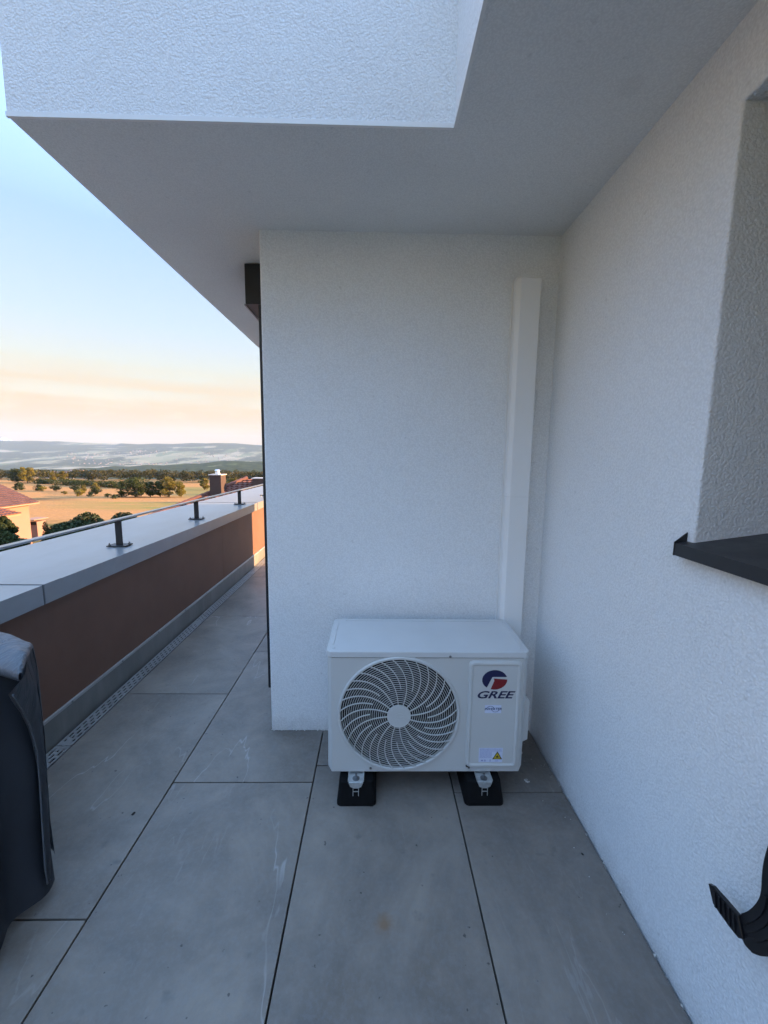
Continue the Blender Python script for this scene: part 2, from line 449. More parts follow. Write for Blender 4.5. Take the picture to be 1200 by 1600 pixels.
# ------------------------------------------------------------------ terrain
PY = [-400, 0, 12, 30, 60, 100, 150, 220, 330, 420, 700, 1500, 2000, 2500, 2900, 4000, 5500, 7500, 9000, 10500, 14000, 60000]
PZ = [-6, -6, -6.05, -6.3, -9.4, -12.6, -15.4, -17.3, -18.4, -24, -70, -135, -105, -42, -110, -175, -130, 60, 245, 150, 0, 0]
def prof(s):
    if s <= PY[0]: return PZ[0]
    for i in range(len(PY) - 1):
        if s <= PY[i + 1]:
            t = (s - PY[i]) / (PY[i + 1] - PY[i])
            return PZ[i] + (PZ[i + 1] - PZ[i]) * t
    return 0.0
def ground_z(x, y):
    s = max(y, .5 * math.hypot(x, y) * (1 if y > 0 else .8))
    z = prof(s)
    if s > 700:
        f = min((s - 700) / 1500, 1.0)
        z += f * 26 * mnoise.noise(Vector((x / 1900, y / 1500, 0)))
        z += f * 13 * mnoise.noise(Vector((x / 600, y / 500, 3)))
        if s > 4500:
            g_ = min((s - 4500) / 4500, 1)
            z += g_ * (70 * mnoise.noise(Vector((x / 3200 + 4, y / 5200, 7))) + 8 * mnoise.noise(Vector((x / 350, y / 700, 9))))
        if 1500 < s < 3400:     # the wooded ridge in mid valley falls away to the left
            k = min(max((x + 1750) / 900, 0), 1)
            z -= (1 - k) * 38 * math.exp(-((s - 2500) / 550) ** 2)
    elif s > 60:
        z += .25 * mnoise.noise(Vector((x / 30, y / 25, 0)))
    return z

def terrain_material():
    m = bpy.data.materials.new('countryside'); m.use_nodes = True
    nt = m.node_tree; n, l = nt.nodes, nt.links
    b = n['Principled BSDF']; b.inputs['Roughness'].default_value = 1.0; b.inputs['Specular IOR Level'].default_value = .05
    g = N(n, 'ShaderNodeNewGeometry')
    sp = N(n, 'ShaderNodeSeparateXYZ'); l.new(g.outputs['Position'], sp.inputs[0])
    def noise(scale, det, sx=1.0, sy=1.0, rough=.6, rot=0.0):
        mp = N(n, 'ShaderNodeMapping'); mp.inputs['Scale'].default_value = (sx, sy, 0); mp.inputs['Rotation'].default_value = (0, 0, rot)
        l.new(g.outputs['Position'], mp.inputs[0])
        z = N(n, 'ShaderNodeTexNoise', inp={'Scale': scale, 'Detail': det, 'Roughness': rough}); l.new(mp.outputs[0], z.inputs['Vector']); return z.outputs['Fac']
    def mr(v, a, b_, c=0.0, d=1.0):
        z = N(n, 'ShaderNodeMapRange', inp={1: a, 2: b_, 3: c, 4: d}); l.new(v, z.inputs[0]); return z.outputs[0]
    def mth(op, a, c=None):
        z = N(n, 'ShaderNodeMath', operation=op)
        for i, v in enumerate((a, c)):
            if v is None: continue
            if isinstance(v, (int, float)): z.inputs[i].default_value = v
            else: l.new(v, z.inputs[i])
        return z.outputs[0]
    def mix(f, a, c):
        z = N(n, 'ShaderNodeMix', data_type='RGBA')
        if isinstance(f, float): z.inputs['Factor'].default_value = f
        else: l.new(f, z.inputs['Factor'])
        for s, v in (('A', a), ('B', c)):
            if isinstance(v, tuple): z.inputs[s].default_value = (*v, 1)
            else: l.new(v, z.inputs[s])
        return z.outputs['Result']
    x, y = sp.outputs['X'], sp.outputs['Y']
    yw = mth('ADD', y, mth('MULTIPLY', mth('SUBTRACT', noise(.02, 2), .5), 22.0))
    # stubble field
    straw = mix(mr(noise(.9, 6, 1, 2.6, .75), .38, .60), (.64, .325, .115), (.32, .16, .06))
    straw = mix(mr(noise(.11, 4, .5, 3.0), .45, .65, 0, .5), straw, (.34, .21, .10))
    rows = N(n, 'ShaderNodeTexWave', wave_type='BANDS', bands_direction='Y', inp={'Scale': .16, 'Distortion': 3.0, 'Detail': 3.0, 'Detail Scale': .6})
    l.new(g.outputs['Position'], rows.inputs['Vector'])
    straw = mix(mr(rows.outputs['Fac'], .0, .5, .45, 0), straw, (.20, .14, .075))
    def band(v, a, b_, soft):
        return mth('MULTIPLY', mr(v, a - soft, a), mr(v, b_, b_ + soft, 1, 0))
    green = mth('MULTIPLY', mth('MULTIPLY', band(yw, 112, 142, 8), mr(mth('ADD', x, mth('MULTIPLY', y, .62)), -30, 8)), mr(noise(.12, 4, .6, 2), .35, .6))
    straw = mix(green, straw, (.20, .20, .055))
    green2 = mth('MULTIPLY', band(yw, 172, 240, 10), mr(mth('ADD', x, mth('MULTIPLY', y, .55)), 5, 22))
    straw = mix(mth('MULTIPLY', green2, .8), straw, (.22, .20, .07))
    bank = mth('MULTIPLY', band(yw, 146, 156, 2), mr(mth('ADD', x, mth('MULTIPLY', y, .80)), -2, 14, 1, 0))
    straw = mix(mth('MULTIPLY', bank, mr(noise(.4, 4), .3, .55, .35, 1)), straw, (.13, .095, .05))
    rough_g = band(y, 18, 66, 12)
    straw = mix(mth('MULTIPLY', rough_g, mr(noise(.25, 5), .35, .6)), straw, (.10, .10, .035))
    # far valley and hills: fields and woods
    vor = N(n, 'ShaderNodeTexVoronoi', feature='F1', inp={'Scale': .0042, 'Randomness': 1.0})
    mpv = N(n, 'ShaderNodeMapping'); mpv.inputs['Scale'].default_value = (1, .55, 0); l.new(g.outputs['Position'], mpv.inputs[0]); l.new(mpv.outputs[0], vor.inputs['Vector'])
    sepc = N(n, 'ShaderNodeSeparateColor'); l.new(vor.outputs['Color'], sepc.inputs[0])
    fields = mix(sepc.outputs[0], (.27, .26, .17), (.10, .14, .06))
    fields = mix(mr(sepc.outputs[1], .55, .9), fields, (.32, .30, .22))
    wood = mix(mr(noise(.02, 4), .4, .6), (.022, .032, .013), (.048, .062, .022))
    wmask = mr(noise(.0011, 7, 1, .6, .62), .47, .52)
    far = mix(wmask, fields, wood)
    ridge = mth('MULTIPLY', band(y, 1750, 3050, 120), mr(x, -2200, -1500))
    far = mix(mth('MULTIPLY', ridge, mr(noise(.004, 4), .30, .36)), far, wood)
    town = mth('MULTIPLY', band(y, 4300, 7600, 500), mr(noise(.0016, 4, .6, 1), .47, .56))
    v2 = N(n, 'ShaderNodeTexVoronoi', feature='F1', inp={'Scale': .028}); l.new(g.outputs['Position'], v2.inputs['Vector'])
    far = mix(mth('MULTIPLY', town, mr(v2.outputs['Distance'], .15, .30, .35, 0)), far, (.40, .37, .36))
    edge = mth('MULTIPLY', band(y, 7700, 9300, 300), mr(noise(.0009, 5, .5, 1), .40, .50))
    far = mix(edge, far, wood)
    allc = mix(mr(y, 345, 360), straw, far)
    behind = mr(y, -30, 10, 1, 0)
    allc = mix(behind, allc, (.10, .11, .045))
    l.new(allc, b.inputs['Base Color'])
    return m
M['land'] = terrain_material()

def build_terrain():
    angs = []
    a = 0.0
    while a < 360:
        angs.append(a)
        a += .22 if 94 <= a < 140 else 3.0
    rs = [0, 4, 8, 12, 18, 25, 32, 40]
    r = 40
    while r < 15000:
        r *= 1.035; rs.append(r)
    rs += [20000, 40000]
    verts = [(0, 0, ground_z(0, 0))]
    for r in rs[1:]:
        for a in angs:
            x, y = r * math.cos(rad(a)), r * math.sin(rad(a))
            verts.append((x, y, ground_z(x, y)))
    na = len(angs); faces = []
    for j in range(na): faces.append((0, 1 + j, 1 + (j + 1) % na))
    for i in range(len(rs) - 2):
        b0, b1 = 1 + i * na, 1 + (i + 1) * na
        for j in range(na):
            k = (j + 1) % na
            faces.append((b0 + j, b1 + j, b1 + k, b0 + k))
    me = bpy.data.meshes.new('ground'); me.from_pydata(verts, [], faces); me.update()
    for p in me.polygons: p.use_smooth = True
    me.materials.append(M['land'])
    o = link(bpy.data.objects.new('ground', me)); kind(o, 'structure')
build_terrain()

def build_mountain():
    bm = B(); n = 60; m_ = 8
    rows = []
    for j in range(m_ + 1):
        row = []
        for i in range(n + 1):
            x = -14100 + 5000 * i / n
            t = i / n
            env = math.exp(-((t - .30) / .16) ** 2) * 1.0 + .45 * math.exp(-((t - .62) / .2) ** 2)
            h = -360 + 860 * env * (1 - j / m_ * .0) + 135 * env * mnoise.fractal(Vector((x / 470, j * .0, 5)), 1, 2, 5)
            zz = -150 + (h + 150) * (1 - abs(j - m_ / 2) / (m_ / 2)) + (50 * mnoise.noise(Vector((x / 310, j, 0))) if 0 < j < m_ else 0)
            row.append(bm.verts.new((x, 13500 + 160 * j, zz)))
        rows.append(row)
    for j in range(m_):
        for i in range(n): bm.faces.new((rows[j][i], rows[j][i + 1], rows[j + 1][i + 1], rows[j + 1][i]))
    kind(obj('mountain', bm, mat('mountain_hazy', (.58, .57, .56), .95)), 'structure')  # pale colour stands in for haze fading the mountain
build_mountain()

# ------------------------------------------------------------------ haze
bm = B(); box(bm, -17000, 6000, -400, 15600, -260, 720)
hz = obj('haze', bm, [])
hz.data.materials.clear()
hm = bpy.data.materials.new('haze_air'); hm.use_nodes = True
hm.node_tree.nodes.clear()
ho = N(hm.node_tree.nodes, 'ShaderNodeOutputMaterial')
hp = N(hm.node_tree.nodes, 'ShaderNodeVolumePrincipled')
hp.inputs['Color'].default_value = (.50, .72, 1.0, 1)
hp.inputs['Density'].default_value = 5.2e-5
hm.node_tree.links.new(hp.outputs[0], ho.inputs['Volume'])
hz.data.materials.append(hm)
kind(hz, 'stuff')

# ------------------------------------------------------------------ terrace floor
XW, YW, XL, ZC, YE = .81, 1.97, -.529, 2.378, 5.36
XD0, XD1 = -1.537, -1.457
floor = B(); box(floor, -2.2, XW + .15, -3.2, 9.0, -.20, -.022)
floor = kind(obj('terrace_floor', floor, M['grout']), 'structure')
G = .0028
random.seed(3)
def tile(x0, x1, y0, y1, z=0.0):
    bm = B(); box(bm, x0 + G, x1 - G, y0 + G, y1 - G, -.020, z, .0009, 1)
    o = obj('floor_tile', bm, M['stone'], floor)
    return o
cols = [(XD1, -.8637, 1.0916), (-.8637, -.2637, 1.622), (-.2637, .3363, .52), (.3363, XW - .0065, 1.565)]
for (x0, x1, ph) in cols:
    k = -4
    while ph + 1.2 * k < 8.6:
        a, b_ = ph + 1.2 * k, ph + 1.2 * (k + 1)
        k += 1
        if b_ < -3 or a > 8.6: continue
        a = max(a, -3.05)
        if x0 > -.3 and a > YW: continue
        if x0 > -.3 and b_ > YW: b_ = YW - .003
        if -.9 < x0 < -.8 and b_ > YW:          # tile is cut round the pier
            if a < YW:
                tile(x0, x1, a, YW + .0) if False else None
                bm = B()
                pts = [(x0 + G, a + G), (x1 - G, a + G), (x1 - G, YW - .004), (XL - .004, YW - .004), (XL - .004, b_ - G), (x0 + G, b_ - G)]
                prism(bm, pts, 2, -.020, 0.0)
                obj('floor_tile', bm, M['stone'], floor)
            else:
                tile(x0, XL - .001, a, b_)
            continue
        tile(x0, x1, a, b_)

# ------------------------------------------------------------------ building shell (walls, roof overhang)
def quad(bm, *pts):
    return bm.faces.new([bm.verts.new(p) for p in pts])
# right wall with window recess
NY0, NY1, NZ0, NZ1, ND = -.35, 1.023, 1.172, 2.196, .26
rw = B()
ys = [-3.2, NY0, NY1, YW + .12]; zs = [-.2, NZ0, NZ1, ZC + .05]
grid = {}
for i, yy in enumerate(ys):
    for j, zz in enumerate(zs):
        grid[i, j] = rw.verts.new((XW, yy, zz))
for i in range(3):
    for j in range(3):
        if (i, j) != (1, 1): rw.faces.new((grid[i, j], grid[i + 1, j], grid[i + 1, j + 1], grid[i, j + 1]))
rec = {(i, j): rw.verts.new((XW + ND, ys[i], zs[j])) for i in (1, 2) for j in (1, 2)}
ring = [(1, 1), (2, 1), (2, 2), (1, 2)]
arr = []
for k in range(4):
    a, b_ = ring[k], ring[(k + 1) % 4]
    f = rw.faces.new((grid[a], grid[b_], rec[b_], rec[a]))
rw.faces.new([rec[k] for k in ring])
# outer shell so that the wall has thickness
back = [rw.verts.new((XW + .40, yy, zz)) for yy, zz in ((-3.2, -.2), (YW + .12, -.2), (YW + .12, ZC + .05), (-3.2, ZC + .05))]
rw.faces.new(back)
front = [grid[0, 0], grid[3, 0], grid[3, 3], grid[0, 3]]
chains = [[grid[i, 0] for i in range(4)], [grid[3, j] for j in range(4)], [grid[i, 3] for i in (3, 2, 1, 0)], [grid[0, j] for j in (3, 2, 1, 0)]]
for k in range(4): rw.faces.new(chains[k] + [back[(k + 1) % 4], back[k]])
bmesh.ops.recalc_face_normals(rw, faces=rw.faces[:])
es = [e for e in rw.edges if all(abs(v.co.x - XW) < 1e-6 for v in e.verts) and all(v in [grid[k] for k in ring] for v in e.verts)]
bmesh.ops.bevel(rw, geom=es, offset=.006, segments=3, affect='EDGES', profile=.5)
rwall = thing('side_wall', 'white roughcast side wall on the right with a deep window recess', 'wall', (XW, 0, 0))
def at_parent(o, p):
    if o.parent is not None and o.parent.type == 'EMPTY': o.matrix_parent_inverse = Matrix.Translation(-Vector(o.parent.location))
    return o
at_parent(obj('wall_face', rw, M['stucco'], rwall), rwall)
bm = B(); box(bm, XW + ND - .045, XW + ND - .002, NY0 + .002, NY0 + .07, NZ0 + .05, NZ1 - .002, .003); box(bm, XW + ND - .045, XW + ND - .002, NY1 - .07, NY1 - .002, NZ0 + .05, NZ1 - .002, .003)
box(bm, XW + ND - .044, XW + ND - .003, NY0 + .071, NY1 - .071, NZ0 + .05, NZ0 + .12, .003); box(bm, XW + ND - .044, XW + ND - .003, NY0 + .071, NY1 - .071, NZ1 - .072, NZ1 - .003, .003)
at_parent(obj('window_frame', bm, M['window_frame'], rwall), rwall)
bm = B(); box(bm, XW + ND - .028, XW + ND - .016, NY0 + .072, NY1 - .072, NZ0 + .121, NZ1 - .073)
at_parent(obj('window_pane', bm, M['glass'], rwall), rwall)
# sill: sloped sheet, upturned end, front lip
bm = B()
SX0 = .778
prism(bm, [(SX0, 1.152), (SX0 + .003, 1.152), (SX0 + .003, 1.181), (XW + ND - .004, 1.221), (XW + ND - .004, 1.225), (SX0, 1.184)], 1, NY0 - .02, 1.044)
at_parent(obj('window_sill', bm, M['sill'], rwall), rwall)
bm = B()
prism(bm, [(SX0 - .001, 1.151), (XW - .001, 1.151), (XW - .001, 1.212), (SX0 + .004, 1.190), (SX0 - .001, 1.186)], 1, 1.0445, 1.0475)
at_parent(obj('sill_end', bm, M['sill'], rwall), rwall)

# pier (rear wall) behind the unit
pier = B()
box(pier, XL, 3.2, YW, YE, -.2, ZC + .05, .007, 3)
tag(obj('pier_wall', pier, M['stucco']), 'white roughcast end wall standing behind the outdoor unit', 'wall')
# rest of the house behind the walls
rest = B(); box(rest, XW + .39, 9.0, -3.19, YW + .11, -6.2, ZC + .04); box(rest, 3.15, 9.0, YW + .12, YE - .01, -6.2, ZC + .05)
box(rest, -2.25, 9.0, -3.2, 9.0, -6.3, -.205)
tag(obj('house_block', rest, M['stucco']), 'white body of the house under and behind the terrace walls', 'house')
# roof overhang, L-shaped
FX0, FX1, FY = -1.097, .2228, 1.377
ro = B()
pts = [(FX0, FY), (FX1, FY), (FX1, -3.2), (9.2, -3.2), (9.2, YE + .5), (FX0, YE + .5)]
A = [ro.verts.new((x, y, ZC)) for x, y in pts]; C_ = [ro.verts.new((x, y, ZC + .62)) for x, y in pts]
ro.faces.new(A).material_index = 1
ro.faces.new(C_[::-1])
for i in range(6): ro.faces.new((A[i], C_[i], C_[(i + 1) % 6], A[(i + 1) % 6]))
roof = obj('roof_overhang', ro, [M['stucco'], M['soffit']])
tag(roof, 'white rendered roof overhang with grey underside stepping round above the terrace', 'roof')
# drip bead on the fascia foot
bm = B()
box(bm, FX0 - .002, FX1 - .004, FY - .003, FY + .006, ZC - .003, ZC + .010)
obj('edge_bead', bm, M['duct'], roof)
bm = B(); box(bm, FX1 - .003, FX1 + .006, -3.2, FY - .004, ZC - .003, ZC + .010)
obj('edge_bead', bm, M['duct'], roof)
# two tiny fixing marks on the soffit
# roller-blind box and guide rail on the far side of the pier
bl = thing('roller_blind', 'black roller blind box with thin guide rail at the pier wall corner', 'blind', (-.6, 2.3, 0))
bm = B(); box(bm, -.693, XL - .001, 2.285, 5.2, 2.178, ZC - .004, .004)
at_parent(obj('blind_box', bm, M['anthr'], bl), bl)
bm = B(); box(bm, -.697, -.690, 2.284, 5.2, 2.168, 2.1775); at_parent(obj('box_lip', bm, M['rail'], bl), bl)
bm = B(); box(bm, -.628, XL - .001, 2.29, 2.35, .04, 2.177, .003)
at_parent(obj('guide_rail', bm, M['anthr'], bl), bl)

# ------------------------------------------------------------------ parapet
PXB, PXC, PZT, PZB, PXO = -1.556, -1.523, .797, .705, -2.285
par = thing('parapet', 'low terrace parapet clad in brown panels with a pale metal coping', 'parapet', (-1.9, 2, 0))
def pp(name, bm, m, label=None):
    o = at_parent(obj(name, bm, m, par), par)
    if label: o['label'] = label
    return o
bm = B(); box(bm, -2.26, PXB - .008, -3.2, 9.0, -.2, .70); pp('core', bm, M['concrete'])
seams = [-3.2, -.45, 1.75 - .35, 4.135, 6.6, 9.0]
for a, b_ in zip(seams, seams[1:]):
    bm = B(); box(bm, PXB - .007, PXB, a + .0015, b_ - .0015, .10, .74, .0012, 1); pp('cladding_panel', bm, M['brown'])
bm = B(); box(bm, PXB - .0005, PXB + .009, -3.2, 9.0, -.02, .132); pp('base_flashing', bm, M['flash'])
bm = B(); box(bm, PXB + .0005, PXB + .0125, -3.2, 9.0, .1325, .150, .002, 1); pp('flashing_strip', bm, M['steel'])
for k in range(16):
    bm = B(); cyl(bm, (1.15 + .42 * k, .141), .0055, 0, PXB + .0125, PXB + .0155, 8); pp('rivet', bm, M['screw'])
cs = [-3.2, 1.855, 5.27, 8.7, 9.0]
for a, b_ in zip(cs, cs[1:]):
    bm = B()
    prism(bm, [(PXO, PZT), (PXC, PZT), (PXC, PZB), (PXC - .012, PZB), (PXC - .0125, PZB + .004), (PXC - .0035, PZB + .004), (PXC - .0035, PZT - .004), (PXO + .0035, PZT - .004), (PXO + .0035, PZB - .03), (PXO, PZB - .03)], 1, a + .0025, b_ - .0025)
    pp('coping_sheet', bm, M['coping'])
    if a > 0:   # the standing joint cover
        bm = B(); box(bm, PXO - .002, PXC + .0022, a + .004, a + .105, PZT + .0006, PZT + .0028); box(bm, PXC + .0005, PXC + .0024, a + .0045, a + .104, PZB + .001, PZT + .0002)
        pp('joint_cover', bm, M['coping'])

# drain channel with slotted grate
dr = thing('drain_channel', 'long slotted steel drain grate along the foot of the parapet', 'drain', (-1.497, 2, 0))
bm = B(); box(bm, XD0 + .001, XD1 - .001, -3.0, 8.9, -.0215, -.012)
at_parent(obj('channel', bm, M['grout'], dr), dr)
secs = [-1.2, .33, 1.853, 3.35, 4.85, 6.35, 7.85]
for a, b_ in zip(secs, secs[1:]):
    bm = B()
    xs = [XD0 + .003, XD0 + .0125, XD0 + .0235, XD0 + .033, XD0 + .044, XD0 + .0535, XD0 + .0645, XD1 - .005]
    for i in range(0, 8, 2): box(bm, xs[i], xs[i + 1], a + .002, b_ - .002, -.006, -.0008)
    for r_ in range(3):
        x0, x1 = xs[2 * r_ + 1], xs[2 * r_ + 2]
        y = a + .002 + (.024 if r_ == 1 else 0)
        box(bm, x0 - .0005, x1 + .0005, a + .0021, a + .03 + (.024 if r_ == 1 else 0), -.0058, -.0009)
        while y < b_ - .05:
            y += .048
            box(bm, x0 - .0005, x1 + .0005, y, y + .0135, -.0058, -.0009)
        box(bm, x0 - .0005, x1 + .0005, b_ - .03, b_ - .0021, -.0058, -.0009)
    at_parent(obj('grate', bm, M['steel'], dr), dr)

# railing
rl = thing('railing', 'low flat-bar railing on short dark posts along the coping', 'railing', (-1.69, 2.7, PZT))
def rp(name, bm, m, p=None):
    o = at_parent(obj(name, bm, m, rl), rl); return o
bm = B(); box(bm, -1.707, -1.669, -3.0, 8.6, .967, .978, .0015, 1); rp('handrail', bm, M['rail'])
for y in (-1.0, .3, 1.55, 2.69, 3.86, 5.08, 6.22, 7.4):
    bm = B()
    box(bm, -1.704, -1.664, y - .006, y + .006, PZT + .009, .9655, .001, 1)
    po = rp('post', bm, M['anthr'])
    bm = B(); box(bm, -1.745, -1.623, y - .045, y + .045, PZT + .0032, PZT + .0095, .0015, 1)
    b2 = obj('base_plate', bm, M['anthr'], po); pass
    for sx, sy in ((-1, -1), (1, 1)):
        bm = B(); cyl(bm, (-1.684 + sx * .047, y + sy * .03), .009, 2, PZT + .0096, PZT + .0165, 6)
        cyl(bm, (-1.684 + sx * .047, y + sy * .03), .004, 2, PZT + .0166, PZT + .024, 8)
        b2 = obj('bolt', bm, M['screw'], po); pass

# ------------------------------------------------------------------ outdoor unit
AX0, AX1, AY0, AY1, AZ0, AZ1 = -.190, .6145, 1.551, 1.882, .110, .633
ac = thing('outdoor_unit', 'ivory air conditioner outdoor unit with round fan grille standing before the white wall', 'air conditioner', (.212, 1.71, 0))
def ap(name, bm, m, smooth=False, label=None, parent=None):
    o = obj(name, bm, m, parent or ac, smooth)
    if parent is None: o.matrix_parent_inverse = Matrix.Translation(-Vector(ac.location))
    if label: o['label'] = label
    return o
CH = .016
ZL = .606
FC, FR = (.0975, .3645), .2445
# front sheet with a round hole
bm = B()
outer = [(AX0 + CH, AZ0 + .012), (AX1 - CH - .004, AZ0), (AX1 - CH - .004, ZL), (AX0 + CH, ZL)]
outer = [(AX0 + CH, AZ0), (AX1 - CH, AZ0), (AX1 - CH, ZL), (AX0 + CH, ZL)]
ov = [bm.verts.new((x, AY0, z)) for x, z in outer]
NS = 96
cv = [bm.verts.new((FC[0] + (FR - .004) * math.cos(2 * PI * i / NS), AY0, FC[1] + (FR - .004) * math.sin(2 * PI * i / NS))) for i in range(NS)]
eds = [bm.edges.new((ov[i], ov[(i + 1) % 4])) for i in range(4)] + [bm.edges.new((cv[i], cv[(i + 1) % NS])) for i in range(NS)]
bmesh.ops.triangle_fill(bm, use_beauty=True, use_dissolve=False, edges=eds)
# remove faces inside the circle, if the fill made any
for f in [f for f in bm.faces if (Vector((f.calc_center_median().x - FC[0], f.calc_center_median().z - FC[1])).length < FR - .03)]: bm.faces.remove(f)
cv2 = [bm.verts.new((v.co.x, AY0 + .05, v.co.z)) for v in cv]
for i in range(NS): bm.faces.new((cv[i], cv[(i + 1) % NS], cv2[(i + 1) % NS], cv2[i])).material_index = 1
# sides, back, chamfers
loop = [(AX0 + CH, AY0), (AX0, AY0 + CH), (AX0, AY1 - .01), (AX0 + .01, AY1), (AX1 - .01, AY1), (AX1, AY1 - .01), (AX1, AY0 + CH), (AX1 - CH, AY0)]
lo = []; hi = []
for i, (x, y) in enumerate(loop):
    if i == 0: lo.append(ov[0]); hi.append(ov[3])
    elif i == 7: lo.append(ov[1]); hi.append(ov[2])
    else: lo.append(bm.verts.new((x, y, AZ0))); hi.append(bm.verts.new((x, y, ZL)))
for i in range(7): bm.faces.new((lo[i], lo[i + 1], hi[i + 1], hi[i]))
bm.faces.new(lo)
for v in (lo[1], lo[2], lo[5], lo[6]): v.co.z += .016
for v in (lo[0], lo[7]): v.co.z += 0
ap('casing', bm, [M['ac'], M['dark_in']])
# dark strip painted in for the shadow under the lid, then the lid
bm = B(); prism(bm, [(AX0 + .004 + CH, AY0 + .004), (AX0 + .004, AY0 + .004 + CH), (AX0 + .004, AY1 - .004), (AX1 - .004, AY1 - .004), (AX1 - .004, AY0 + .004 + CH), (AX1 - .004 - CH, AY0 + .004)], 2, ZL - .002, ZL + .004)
ap('lid_shadow_strip', bm, M['fan'])
bm = B()
e_ = .004
lp = [(AX0 - e_ + CH, AY0 - e_), (AX0 - e_, AY0 - e_ + CH), (AX0 - e_, AY1 + e_ - .012), (AX0 - e_ + .012, AY1 + e_), (AX1 + e_ - .012, AY1 + e_), (AX1 + e_, AY1 + e_ - .012), (AX1 + e_, AY0 - e_ + CH), (AX1 + e_ - CH, AY0 - e_)]
prism(bm, lp, 2, ZL + .002, AZ1, .0028, 2)
lid = ap('lid', bm, M['ac_lid'])
# pressed beads of the lid
def bead(x0, x1, y0, y1):
    bm = B(); box(bm, x0, x1, y0, y1, AZ1 - .001, AZ1 + .0022, .0018, 2); return ap('lid_bead', bm, M['ac_lid'], parent=lid)
bead(AX0 + .012, AX0 + .021, AY0 + .06, AY0 + .165); bead(AX0 + .012, AX0 + .021, AY0 + .20, AY0 + .30)
bead(AX1 - .021, AX1 - .012, AY0 + .05, AY0 + .165); bead(AX1 - .021, AX1 - .012, AY0 + .20, AY0 + .30)
bead(AX0 + .05, AX1 - .05, AY1 - .026, AY1 - .016)
for x in (AX0 + .022, AX1 - .022):
    bm = B(); cyl(bm, (x, AY0 + .03), .006, 2, AZ1, AZ1 + .0015, 14); ap('lid_stud', bm, M['ac_lid'], parent=lid)
# interior: dark tub, condenser coil and fan
bm = B(); cyl(bm, FC, FR - .006, 1, AY0 + .049, AY0 + .20, 48)
ap('fan_shroud', bm, M['dark_in'])
bm = B(); cyl(bm, FC, .055, 1, AY0 + .030, AY0 + .05, 24)
hubf = ap('fan_hub', bm, M['fan'])
for k in range(3):
    bm = B(); a0 = 2 * PI * k / 3 + .5
    vs0 = []
    for i in range(9):
        for j in range(6):
            r_ = .05 + .165 * j / 5; a = a0 + (i / 8) * 1.35 * (.8 + .4 * j / 5)
            vs0.append(bm.verts.new((FC[0] + r_ * math.cos(a), AY0 + .046 - .020 * (i / 8), FC[1] + r_ * math.sin(a))))
    for i in range(8):
        for j in range(5): bm.faces.new((vs0[i * 6 + j], vs0[i * 6 + j + 1], vs0[(i + 1) * 6 + j + 1], vs0[(i + 1) * 6 + j]))
    ap('fan_blade', bm, M['fan'], True, parent=hubf)
# grille: outer ring, hub, 32 curved ribs, 22 concentric wires
up = Vector((0, 1, 0))
def circ(r, y, n=96, c=FC): return [(c[0] + r * math.cos(2 * PI * i / n), y, c[1] + r * math.sin(2 * PI * i / n)) for i in range(n)]
bm = B()
sweep(bm, circ(FR - .003, AY0 - .001), [(-.0065, .006), (-.0065, -.003), (-.003, -.0075), (.003, -.0075), (.0065, -.003), (.0065, .006)], True)
gr = ap('fan_grille', bm, M['ac'], False)
def bulge(r): return AY0 - .007 - .006 * (1 - (r / FR) ** 2)
RH, RR = .048, FR - .008
bm = B(); cyl(bm, FC, RH, 1, bulge(0) + .004, bulge(0) - .003, 40)
hub = ap('grille_hub', bm, M['ac'], parent=gr)
NR = 22
for k in range(1, NR):
    r = RH + (RR - RH) * k / NR
    bm = B(); sweep(bm, circ(r, bulge(r) + .004, 80), [(-.0010, -.0010), (.0010, -.0010), (.0008, .0012), (-.0008, .0012)], True)
    ap('grille_wire', bm, M['ac'], parent=gr)
for k in range(32):
    r0 = RH - .002 if k % 2 == 0 else RH + (RR - RH) * .36
    path = []
    for i in range(15):
        r = r0 + (RR + .003 - r0) * i / 14
        q = max((r - RH) / (RR - RH), 0)
        th = 2 * PI * (k + .35) / 32 + rad(4) * q + rad(21) * q * q
        path.append((FC[0] + r * math.cos(th), bulge(r) + .001, FC[1] + r * math.sin(th)))
    bm = B(); sweep(bm, path, [(-.0019, -.0030), (.0019, -.0030), (.0013, .0015), (-.0013, .0015)])
    ap('grille_rib', bm, M['ac'], parent=gr)
# embossed maker's mark on the hub (an open round letter)
bm = B(); pth = [(FC[0] + .004 + .014 * math.cos(rad(a)) * 1.2, bulge(0) - .0032, FC[1] - .002 + .014 * math.sin(rad(a))) for a in range(35, 330, 12)]
sweep(bm, pth, [(-.0016, -.0008), (.0016, -.0008), (.0016, .0008), (-.0016, .0008)])
box(bm, FC[0] + .004, FC[0] + .021, bulge(0) - .004, bulge(0) - .002, FC[1] - .0035, FC[1] - .0005)
ap('hub_emblem', bm, M['ac'], parent=gr)
# service panel, raised with sloped rim
PX0, PX1, PZ0, PZ1 = .374, .588, .134, .597
bm = B()
def rr(x0, x1, z0, z1, r, n=5):
    pts = []
    for cx, cz, a0 in ((x1 - r, z1 - r, 0), (x0 + r, z1 - r, 90), (x0 + r, z0 + r, 180), (x1 - r, z0 + r, 270)):
        for i in range(n + 1):
            a = rad(a0 + 90 * i / n); pts.append((cx + r * math.cos(a), cz + r * math.sin(a)))
    return pts
lay = [(0, .0005), (.002, -.007), (.006, -.0115), (.012, -.0125), (.0175, -.0095), (.0185, -.0085)]
rings = []
for ins, dy in lay:
    pts = rr(PX0 + ins, PX1 - ins, PZ0 + ins, PZ1 - ins, max(.020 - ins, .007))
    rings.append([bm.verts.new((x, AY0 + dy, z)) for x, z in pts])
for R, S in zip(rings, rings[1:]):
    for i in range(len(R)): bm.faces.new((R[i], R[(i + 1) % len(R)], S[(i + 1) % len(R)], S[i]))
